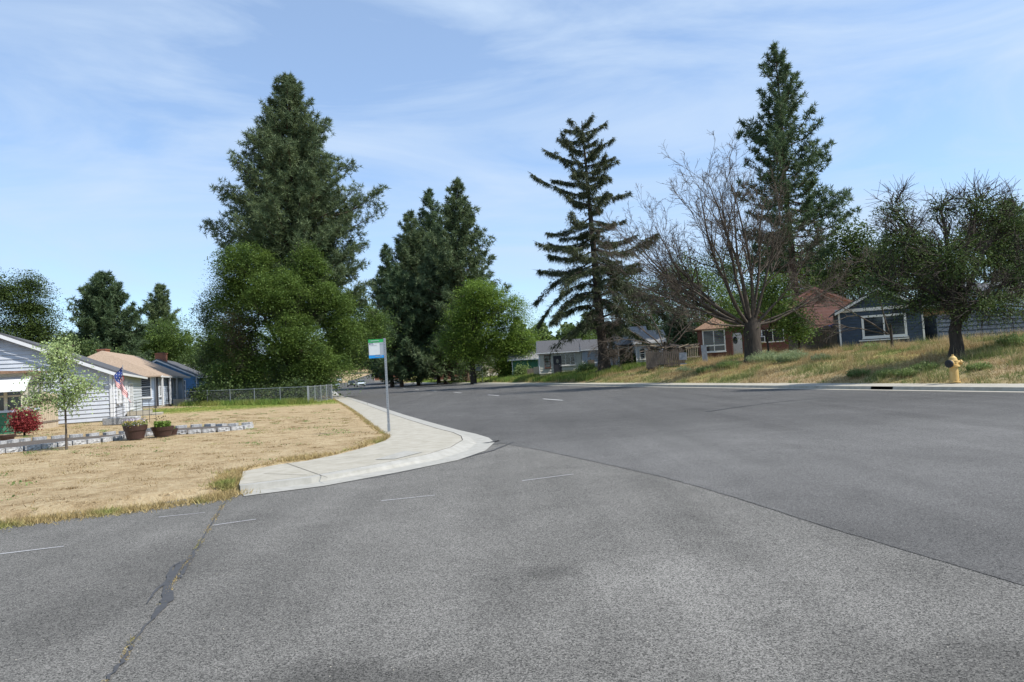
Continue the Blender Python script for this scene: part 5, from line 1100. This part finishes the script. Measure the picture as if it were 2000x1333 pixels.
leafy('shrub', 'dark tall shrubs in the shade behind the big maple', 500, 775, 78, boxes(500, 775, 78, [(400, 470, 690, 780), (450, 530, 690, 780), (520, 600, 680, 780), (590, 655, 680, 772)], .8), 'maple_dark', .06, 620, 34, .24, (.6, .35), seed=38, base_h=.3, cat='shrub')
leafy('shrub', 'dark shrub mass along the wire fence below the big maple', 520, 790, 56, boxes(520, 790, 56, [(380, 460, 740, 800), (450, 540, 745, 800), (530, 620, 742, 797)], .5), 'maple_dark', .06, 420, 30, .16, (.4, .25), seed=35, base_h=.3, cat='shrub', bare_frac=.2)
leafy('shrub', 'dark rounded shrub in front of the bright blue house', 395, 775, 66, boxes(395, 775, 66, [(372, 400, 742, 776), (392, 420, 736, 776)], .8), 'maple_dark', .05, 160, 30, .16, (.35, .25), seed=36, base_h=.3, cat='shrub')
# left background
leafy('layered_tree', 'dark layered tree at the photo left edge, nearer the frame', 5, 780, 62, boxes(5, 780, 62, [(-50, 40, 490, 580), (-70, 30, 560, 680), (-30, 60, 600, 700)]), 'maple_dark', .25, 300, 170, .15, (.75, .13), seed=41, flat=1.2, edge=.8, base_h=5)
leafy('layered_tree', 'tall layered tree with sky showing through, above the clapboard roof', 66, 780, 64, boxes(66, 780, 64, [(40, 88, 495, 560), (20, 100, 540, 610), (20, 118, 585, 640), (0, 110, 620, 670)]), 'maple_dark', .25, 300, 170, .15, (.8, .12), seed=42, flat=1.2, edge=.8, base_h=6)
leafy('round_tree', 'rounded bright green tree behind the tan roof', 325, 770, 105, boxes(325, 770, 105, [(250, 345, 605, 700), (300, 392, 610, 710), (270, 380, 640, 740), (240, 300, 620, 690)]), 'maple', .3, 380, 130, .2, (.8, .25), flat=1.2, edge=.3, seed=43)
leafy('dark_shrub_tree', 'dark bushy tree behind the white house roof beside the young tree', 150, 770, 75, boxes(150, 770, 75, [(105, 165, 625, 700), (140, 215, 640, 710), (200, 260, 660, 720)]), 'maple_dark', .2, 420, 32, .2, (.5, .3), seed=44)
leafy('dark_shrub_tree', 'dark foliage mass between the round tree and the blue house', 395, 765, 88, boxes(395, 765, 88, [(345, 400, 665, 760), (385, 440, 650, 760), (270, 350, 680, 740)]), 'maple_dark', .2, 420, 32, .22, (.5, .3), seed=45)
# bright tree and friends, centre
leafy('street_tree', 'bright green rounded street tree beside the pine cluster', 925, 744, 98, boxes(925, 744, 98, [(900, 990, 532, 590), (880, 970, 560, 640), (950, 1040, 560, 640), (862, 930, 610, 690), (920, 1020, 610, 690), (990, 1062, 620, 700), (890, 960, 650, 705), (960, 1040, 650, 705)]), 'bright', .45, 560, 170, .19, (.8, .24), flat=1.2, edge=.3, seed=51, base_h=3.0)
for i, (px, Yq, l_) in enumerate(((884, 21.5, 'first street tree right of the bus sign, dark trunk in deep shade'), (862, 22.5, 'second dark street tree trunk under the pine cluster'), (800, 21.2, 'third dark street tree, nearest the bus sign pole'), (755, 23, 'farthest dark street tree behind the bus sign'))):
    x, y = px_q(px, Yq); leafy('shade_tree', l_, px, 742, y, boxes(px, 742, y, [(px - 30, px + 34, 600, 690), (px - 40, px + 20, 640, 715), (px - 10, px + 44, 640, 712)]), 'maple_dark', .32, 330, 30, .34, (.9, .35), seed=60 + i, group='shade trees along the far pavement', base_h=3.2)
for i, (px, q, w, top, mt, l_) in enumerate(((990, 23.5, 24, 700, 'bright', 'bright yellow-green bush at the far verge'), (1020, 24, 14, 716, 'weed', 'low pale green bush right of the bright bush'), (1108, 26.5, 28, 708, 'maple_dark', 'dark rounded bush below the cream house window'), (1146, 24.5, 16, 712, 'weed', 'weedy bush in front of the white gate'), (1235, 29, 18, 690, 'maple_dark', 'dark shrub beside the open porch'), (850, 26, 60, 722, 'maple_dark', 'long low hedge in the shade beyond the road'))):
    x, y = px_q(px, q); s = y / 1333; zb = Hf(x, y); hh_ = max(.7, (1.6 + (pt(px, top, y)[2] - 1.6)) - zb)
    leafy('bush', l_, px, 735, y, [(0, 0, hh_ * .5, w * s, w * s * .8, hh_ * .55), (w * s * .4, 0, hh_ * .35, w * s * .6, w * s * .6, hh_ * .4)], mt, .05, 260, 30, .13 if y < 90 else .2, (.3, .22), seed=80 + i, base_h=.2, cat='bush', flat=.2)
# trees behind the houses on the right
for i, (pxb, Y, bx_, mt, l_) in enumerate(((1250, 88, [(1190, 1270, 500, 600), (1200, 1290, 560, 680), (1230, 1310, 600, 700)], 'maple_dark', 'green tree behind the spruce and porch house'), (1370, 84, [(1300, 1400, 480, 580), (1340, 1440, 520, 640), (1300, 1400, 580, 690), (1400, 1480, 560, 640)], 'maple', 'leafy tree behind the bare tree left limbs'), (1330, 78, [(1300, 1360, 590, 700)], 'pine_dark', 'bluish dark conifer behind the loaded trailer'), (1530, 76, [(1470, 1560, 450, 560), (1500, 1600, 470, 580), (1440, 1540, 540, 640), (1540, 1640, 520, 620)], 'maple', 'leafy tree at the foot of the very tall pine'), (1690, 66, [(1640, 1720, 435, 530), (1660, 1760, 480, 580), (1600, 1690, 500, 600), (1700, 1780, 500, 600)], 'maple_dark', 'dark green tree behind the salmon gable'), (1930, 62, [(1880, 1990, 450, 560), (1930, 2040, 440, 560), (1960, 2060, 520, 620)], 'maple_dark', 'tree crown behind the long blue house'), (1290, 95, [(1230, 1330, 530, 640), (1270, 1380, 500, 600), (1210, 1290, 600, 700), (1330, 1430, 600, 690)], 'maple_dark', 'broad dark tree filling the gap left of the bare tree'), (1440, 92, [(1380, 1480, 470, 570), (1420, 1520, 540, 640), (1360, 1450, 560, 680)], 'maple_dark', 'dark leafy tree directly behind the bare tree fork'), (1620, 84, [(1560, 1660, 470, 580), (1600, 1700, 520, 600)], 'maple_dark', 'dark tree behind the right side of the very tall pine'), (1820, 66, [(1760, 1850, 470, 570), (1800, 1900, 520, 620)], 'maple_dark', 'dark tree behind the dark blue house roof'), (1120, 120, [(1070, 1150, 640, 700), (1120, 1200, 620, 700)], 'maple', 'far tree between the bright street tree and spruce'))):
    leafy('backyard_tree', l_, pxb, 700, Y, boxes(pxb, 700, Y, bx_), mt, .25, 560, 34, .22, (.55, .32), seed=100 + i, group='trees behind the houses on the right', twigs=10)
leafy('small_tree', 'small leafy tree growing against the brown house wall', 1562, 690, 50.5, boxes(1562, 690, 50.5, [(1540, 1586, 618, 668), (1520, 1560, 600, 650), (1500, 1550, 570, 630)], .8), 'bright', .07, 190, 30, .15, (.3, .2), seed=120)
leafy('climbing_foliage_tree', 'green leafy suckers growing round the lower limbs of the bare tree', 1500, 695, 47.5, boxes(1500, 695, 47.5, [(1480, 1560, 520, 600), (1500, 1580, 570, 640), (1420, 1480, 600, 640), (1530, 1600, 590, 650)], .7), 'maple', .08, 230, 40, .14, (.4, .2), seed=121, base_h=1.5)
# tree at the right edge by the hydrant, with twiggy rim
leafy('street_tree', 'dense spreading tree with twiggy rim behind the hydrant', 1868, 688, 30.4, boxes(1868, 688, 30.4, [(1730, 1830, 400, 500, 0), (1750, 1810, 345, 420, .5), (1850, 1900, 350, 420, .5), (1890, 1980, 350, 430, 0), (1790, 1920, 440, 550, -.5), (1940, 2060, 370, 470, 0), (1840, 1990, 545, 625, -.8), (1690, 1790, 500, 580, 0), (1770, 1870, 540, 600, .3), (1960, 2080, 480, 600, 0)], .85), 'maple_dark', .3, 1000, 62, .075, (.36, .13), seed=130, twigs=330, base_h=1.2, edge=.6, bare_frac=.2)
# young tree in the bed
leafy('young_tree', 'slender young tree with pale leaves planted in the block-edged bed', 130, 872, 18.3, boxes(130, 872, 18.3, [(88, 155, 650, 700), (95, 150, 690, 740), (50, 120, 700, 760), (120, 205, 720, 780), (30, 110, 755, 785), (100, 165, 740, 800), (95, 150, 665, 720)], .8), 'pale_leaf', .028, 520, 11, .062, (.13, .1), seed=140, base_h=1.0, bark='deadwood', flat=.1, edge=.55)
# red bush
leafy('red_bush', 'red-leaved barberry bush beside the green wall', 48, 852, 25.2, boxes(48, 852, 25.2, [(24, 72, 799, 838), (32, 68, 818, 852)], .9), 'red_leaf', .03, 420, 26, .055, (.1, .09), seed=141, base_h=.1, cat='bush', flat=.1)

# bare trees
def bare(name, label, px, py, Y, limbs, r0=.55, seed=0, fork=2.2, droop=0, depth=3, z=None, tw=(.9, 1.0), leafmt=None):
    rng = np.random.default_rng(seed); p = pt(px, py, Y); zb = Hf(p[0], p[1]) if z is None else z; B = np.array([p[0], p[1], zb]); root = empty(name, B, label, 'tree')
    tr_ = MB(); tr_.tube([B - UP * .2, B + UP * .3, B + UP * fork * .6, B + UP * fork, B + UP * (fork + .5)], [r0 * 1.45, r0 * 1.15, r0 * .98, r0 * 1.1, r0 * .5], 12); tr_.build('trunk', M['bark'], root, smooth=True)
    br = MB(); tips = []
    def grow(p0, d, L_, r, lev):
        m = 7 if lev == 0 else 5 if lev < 3 else 4; P = [p0]; d = unit(d)
        for k in range(m - 1):
            d = unit(d + rng.normal(0, .10 + .05 * lev, 3) + UP * (((.09 if lev == 0 else .03) if not droop else -.12 * droop) * (1 if lev < 2 else .6))); P.append(P[-1] + d * L_ / (m - 1))
        P = np.array(P); re = max(.008, r * (.18 if lev < depth else .4)); br.tube(P, np.linspace(r, re, m), 6 if lev == 0 else 4 if lev < 2 else 3, cap=False)
        if lev >= depth: tips.append(P[-1]); return
        n = [12, 7, 5, 4][lev]
        for k in range(n):
            t = rng.uniform(.22 if lev else .3, 1); q = np.array([np.interp(t * (m - 1), range(m), P[:, i]) for i in range(3)]); i0 = min(int(t * (m - 1)), m - 2); td = unit(P[i0 + 1] - P[i0])
            nd = unit(td + unit(rng.normal(size=3)) * rng.uniform(.45, .85)); grow(q, nd, L_ * rng.uniform(.28, .5) * (1.15 - t * .4), max(.009, (r + (re - r) * t) * rng.uniform(.4, .65)), lev + 1)
    for dx, dy, dz, L_, r in limbs: grow(B + UP * (fork - .1) + np.array([dx, dy, 0]) * .25, np.array([dx, dy, dz]), L_, r, 0)
    br.build('branches', M['deadwood'] if name != 'bare_tree' else M['deadwood'], root, smooth=True); print(name, len(br.f)); return root
LB = [(-1.9, .0, .75, 11.0, .11), (-1.6, .1, .6, 10.8, .11), (-1.7, .3, 1.0, 11.8, .12), (-1.2, .3, .85, 10.8, .13), (-1.5, -.3, .45, 10.0, .11), (-.7, -.2, 1.35, 11.2, .14), (-.5, .3, 1.5, 11.4, .14), (-.3, -.3, 1.6, 11.6, .15), (-.12, .2, 1.7, 11.4, .14), (.05, -.2, 1.7, 11.2, .14), (.25, .2, 1.6, 10.4, .13), (.45, -.2, 1.4, 9.4, .12), (-1.45, .3, .7, 8.8, .11), (-1.5, -.2, .4, 8.0, .11), (1.1, .1, .6, 8.0, .12), (1.4, -.3, .25, 8.2, .11), (-1.2, .6, .5, 8.0, .1), (.7, .5, 1.1, 8.0, .1), (-.9, -.7, .9, 9.0, .11), (1.4, .2, .22, 6.5, .1), (-1.4, -.5, .15, 7.0, .09)]
bare('bare_tree', 'large leafless fan-shaped tree with a thick dark trunk before the brown house', 1472, 698, 46.5, [(a_, b_, c_, l_ * .88, r_ * .95) for a_, b_, c_, l_, r_ in LB], .55, seed=7, fork=2.6)
bare('dead_brush_tree', 'tangle of drooping dead grey branches behind the spruce and trailer', 1300, 700, 62, [(-1, 0, .9, 6, .07), (-.5, .3, 1.2, 6.5, .08), (.5, 0, 1.1, 5.5, .07), (1, .2, .8, 5, .06), (-1.2, -.3, .6, 5.5, .06), (0, -.5, 1.3, 6, .07), (-.3, .4, 1.4, 5.5, .07), (-1.3, .2, 1.0, 6.5, .06)], .16, seed=8, fork=1.6, droop=1)
# fallen look: limbs of the right-hand tree reaching left
bare('bare_sapling', 'thin leaning bare tree between the dark blue house and the dense tree', 1742, 672, 39, [(-.75, 0, .9, 5.6, .05), (-.3, .1, 1.2, 4.6, .045), (-1.1, .1, .5, 4.4, .04)], .07, seed=9, fork=1.0, droop=.3, depth=2)
# far wooded backdrop, reads as one mass
rng = np.random.default_rng(77); n = 60000
xq = rng.uniform(-330, 330, n); band = rng.uniform(0, 40, n); yy_ = 270 + band + .15 * np.abs(xq)
top = 11 + 5 * np.sin(xq * .07) + 4 * np.sin(xq * .19 + 1) + 2.5 * np.sin(xq * .6)
hq = rng.random(n) ** .8 * np.maximum(top, 4); zz = H(xq, yy_) + hq
tag(build_np('distant_wood', leaves(np.column_stack([xq, yy_, zz]), 2.4, rng, .4), 4, M['maple_dark']), 'distant band of dark green woods beyond the end of the street', 'woods', kind='stuff')
# ------------------------------------------------------------------ GRASS AND WEEDS
M['tall_blade'] = blade_mat('tall_straw_blades', (.3, .22, .11), (.62, .5, .3), (.18, .2, .08), (.4, .4, .2), .5, .6)
M['tuft_blade'] = blade_mat('dead_tuft_blades', (.12, .08, .04), (.34, .24, .12), (.2, .2, .06), (.36, .34, .13), .52, .62, .8)
def scatter(n, x0, x1, y0, y1, rng): return rng.uniform(x0, x1, n), rng.uniform(y0, y1, n)
def grass(name, x, y, hmin, hmax, w, mt, rng, lean=.5, z=None, label=None, cat=None, k=3):
    n = len(x); zz = H(x, y) if z is None else z; C = np.column_stack([x, y, zz - .01]); C = np.repeat(C, k, 0); C[:, :2] += rng.normal(0, w * 1.5, (n * k, 2))
    D = unit(np.column_stack([rng.normal(0, lean, n * k), rng.normal(0, lean, n * k), np.ones(n * k)])); o = build_np(name, blades(C, D, rng.uniform(hmin, hmax, n * k), w * rng.uniform(.7, 1.3, n * k), rng), 3, M[mt]); return tag(o, label, cat, kind='stuff')
rng = np.random.default_rng(10)
# dry lawn, density falling with distance
X, Y_ = scatter(420000, -34, 1, 8, 46, rng); keep = poly_sd(X, Y_, LAWN) > .02; bedp = np.array(P_)
keep &= rng.random(len(X)) < np.interp(np.hypot(X, Y_), [8, 16, 30, 50], [.55, .4, .2, .1]); X, Y_ = X[keep], Y_[keep]
keep = poly_sd(X, Y_, bedp) < -.05; X, Y_ = X[keep], Y_[keep]
grass('dry_lawn_grass', X, Y_, .015, .05, .014, 'lawn_blade', rng, 1.4, k=2)
# tufts of longer, greener grass on the lawn edges
E = []
edge_px = [(-30, 1021), (120, 1003), (250, 989), (380, 972), (445, 962), (468, 950), (475, 921), (540, 908), (600, 900), (660, 888), (720, 872), (752, 861), (763, 853), (745, 842), (720, 824), (700, 808), (680, 795), (660, 784), (643, 775)]
EP = [np.array(g2(*p, .08)) for p in edge_px]
for i, (a, b) in enumerate(zip(EP[:-1], EP[1:])):
    l_ = np.linalg.norm(b - a); n = int(l_ * (950 if i < 6 else 150)); t = rng.random(n); d = (b - a) / l_; nn = np.array([-d[1], d[0]])
    cl = .5 + .5 * np.sin((a[0] + t * l_) * 3.1) * np.sin((a[0] + t * l_) * 1.3 + i); ok = rng.random(n) < .3 + .7 * cl; q = rng.normal(.1, .15, n) if i < 6 else np.abs(rng.normal(0, .08, n))
    p_ = a + t[:, None] * (b - a) + q[:, None] * nn; E.append(p_[ok])
E = np.vstack(E); zE = np.maximum(H(E[:, 0], E[:, 1]), .0)
grass('lawn_edge_grass', E[:, 0], E[:, 1], .03, .13, .012, 'edge_blade', rng, .8, z=zE)
sp_ = []
for c, r, n in ((g2(455, 945, .1), .3, 260), (g2(745, 862, .1), .5, 500), (g2(760, 856, .1), .3, 400), (g2(660, 893, .1), .35, 300), (g2(590, 895, .1), .5, 400)):
    sp_.append(np.array(c) + rng.normal(0, r * .5, (n, 2)))
sp_ = np.vstack(sp_); sp_ = sp_[poly_sd(sp_[:, 0], sp_[:, 1], LAWN) > .0]; grass('lawn_edge_grass', sp_[:, 0], sp_[:, 1], .03, .12, .010, 'edge_blade', rng, .8)
cl = []
for k in range(900):
    c = np.array([rng.uniform(-24, -1), rng.uniform(9, 36)]); cl.append(c + rng.normal(0, rng.uniform(.04, .16), (int(rng.integers(12, 50)), 2)) * [1.5, 1])
cl = np.vstack(cl); ok = (poly_sd(cl[:, 0], cl[:, 1], LAWN) > .1) & (poly_sd(cl[:, 0], cl[:, 1], bedp) < -.1); cl = cl[ok]; grass('dry_lawn_tufts', cl[:, 0], cl[:, 1], .02, .08, .012, 'tuft_blade', rng, 1.0, k=2)
# small green weeds dotted over the dry lawn
wp = []
for k in range(130):
    while True:
        c = np.array([rng.uniform(-22, -1), rng.uniform(9.5, 38)])
        if poly_sd(c[:1], c[1:], LAWN)[0] > .3 and poly_sd(c[:1], c[1:], bedp)[0] < -.3: break
    wp.append(c + rng.normal(0, rng.uniform(.03, .12), (int(rng.integers(10, 55)), 2)) * [1.6, 1])
wp = np.vstack(wp); z_ = H(wp[:, 0], wp[:, 1]); tag(build_np('lawn_weeds', leaves(np.column_stack([wp, z_ + rng.uniform(.0, .05, len(wp))]), .04, rng, .5), 4, M['weed']), kind='stuff')
# green strip of longer grass near the fence and along the house
X, Y_ = scatter(60000, -36, -8, 26, 57, rng); q, s = qs(X, Y_); keep = (poly_sd(X, Y_, LAWN) > .2) & (rng.random(len(X)) < np.clip(greenness(X, Y_), 0, 1)); grass('green_lawn_grass', X[keep], Y_[keep], .04, .1, .025, 'green_blade', rng, .8, k=2)
fc, fd = np.array(corner_at(362, 57)), np.array(corner_at(602, 49)); t = rng.random(9000); p_ = fc + t[:, None] * (fd - fc) + rng.normal(0, .35, (9000, 2)); grass('fence_line_weeds', p_[:, 0], p_[:, 1], .1, .55, .035, 'green_blade', rng, .4, k=2)
# wild berm on the right
S_r, Q_r = rng.uniform(-14, 75, 210000), 19.95 + rng.random(210000) ** 1.0 * 14; X, Y_ = sq(S_r, Q_r); keep = (Y_ > 12) & (rng.random(len(X)) < np.interp(S_r, [-14, 20, 45, 75], [1, .75, .45, .3])); X, Y_ = X[keep], Y_[keep]
clump_ = .5 + .5 * np.sin(X * 1.9 + np.sin(Y_ * 1.1) * 2) * np.sin(Y_ * 1.3 + X * .4); n = len(X)
for lo, hi, a, b, w in ((0, .55, .06, .24, .016), (.55, .8, .12, .38, .016), (.8, 1.1, .2, .55, .015)):
    k = (clump_ >= lo) & (clump_ < hi); grass('wild_grass', X[k], Y_[k], a, b, w, 'wild_blade', rng, .45, k=2)
k = (clump_ > .62) & (rng.random(n) < .3); grass('tall_straw', X[k], Y_[k], .35, .72, .014, 'tall_blade', rng, .28, k=1)
# far verge, greener and taller by the cream house
S_r, Q_r = rng.uniform(36, 72, 26000), rng.uniform(20.5, 29, 26000); X, Y_ = sq(S_r, Q_r); grass('tall_green_grass', X, Y_, .2, .7, .05, 'green_blade', rng, .3, k=2)
S_r, Q_r = rng.uniform(70, 160, 26000), rng.uniform(20, 34, 26000); X, Y_ = sq(S_r, Q_r); grass('far_verge_grass', X, Y_, .08, .3, .1, 'green_blade', rng, .4, k=1)
# leafy weed clumps, each a plant of its own
def weedclump(px, q, r, h, mt, label, seed, grp='leafy weed clumps on the verge'):
    rg = np.random.default_rng(seed); x, y = px_q(px, q); z = Hf(x, y); n = int(900 * r * h * 4 + 120); a = rg.uniform(0, 6.28, n); rr_ = r * rg.random(n) ** .5
    C = np.column_stack([x + rr_ * np.cos(a), y + rr_ * np.sin(a) * .8, np.full(n, z)]); D = unit(np.column_stack([np.cos(a) * rr_ / r * .6, np.sin(a) * rr_ / r * .6, np.ones(n)]) + rg.normal(0, .2, (n, 3))); L_ = 1.15 * h * rg.uniform(.5, 1.1, n) * (1 - .45 * (rr_ / r) ** 2)
    V = blades(C, D, L_, .016 * np.ones(n), rg); o = build_np('weed_clump', np.vstack([V]), 3, M[mt], None); tag(o, label, 'weed', grp)
    t = rg.random((n * 2)); i = rg.integers(0, n, n * 2); C2 = C[i] + D[i] * (L_[i] * t)[:, None]; lf = build_np('leaves', leaves(C2, .07, rg, .3), 4, M[mt], None); lf.parent = o
wl = ('broad grey-green weed clump in front of the bare tree trunk', 'feathery grey-green weed clump right of the bare tree', 'green weed clump on the slope below the brown house bay', 'dark green weed clump at the kerb left of the bare tree shadow', 'low green weed clump below the board fence', 'leafy weed clump at the kerb above the storm drain', 'second leafy weed clump right of the storm drain', 'green weed clump left of the hydrant', 'thick green weed clump between storm drain and hydrant', 'tall yellow-green weed clump at the right edge', 'green weed clump right of the hydrant', 'weed clump against the dark blue wall', 'weed clump right of the trailer wheel')
for i, (px, q, r, h, mt) in enumerate(((1490, 25.5, 1.0, .75, 'weed_grey'), (1545, 25.2, .9, .7, 'weed_grey'), (1420, 23.5, .7, .6, 'weed'), (1375, 22.5, .6, .5, 'weed'), (1600, 25, .5, .4, 'weed_grey'), (1670, 21.0, .45, .4, 'weed'), (1725, 20.9, .4, .36, 'weed'), (1800, 22.0, .5, .35, 'weed'), (1765, 21.0, .45, .35, 'weed'), (1975, 26.5, .6, .55, 'weed'), (1905, 21.8, .4, .32, 'weed'), (1700, 30.2, .5, .4, 'weed'), (1330, 23.0, .5, .4, 'weed_grey'))):
    weedclump(px, q, r, h, mt, wl[i], 200 + i)
# weeds in the road crack
C = []
for px in ([(447, 967), (425, 1005), (400, 1045), (378, 1085), (352, 1115)], [(352, 1115), (330, 1150), (318, 1180)], [(268, 1235), (252, 1265)], [(248, 1270), (238, 1295)], [(222, 1318), (210, 1333)]):
    P = [np.array(g2(*p)) for p in px]
    for a, b in zip(P[:-1], P[1:]): n = int(np.linalg.norm(b - a) * 170); C.append(a + rng.random((n, 1)) * (b - a) + rng.normal(0, .014, (n, 2)))
C = np.vstack(C); k = np.sin(C[:, 1] * 9) + rng.normal(0, .5, len(C)) > -.1; C = C[k]; grass('crack_weeds', C[:, 0], C[:, 1], .005, .022, .005, 'edge_blade', rng, 1.3, z=np.full(len(C), .012))
# scattered grit on the asphalt
n = 2500; r_ = 3 + 14 * rng.random(n) ** 1.2; a = rng.uniform(.35, 2.3, n); X = r_ * np.cos(a); Y_ = r_ * np.sin(a); ok = poly_sd(X, Y_, LAWN) < -.3; V = leaves(np.column_stack([X, Y_, np.full(n, .012)])[ok], .008, rng, 2.5, 1); tag(build_np('road_grit', V, 4, M['concrete']), kind='stuff')
print('FACES', sum(len(o.data.polygons) for o in bpy.data.objects if o.type == 'MESH'))
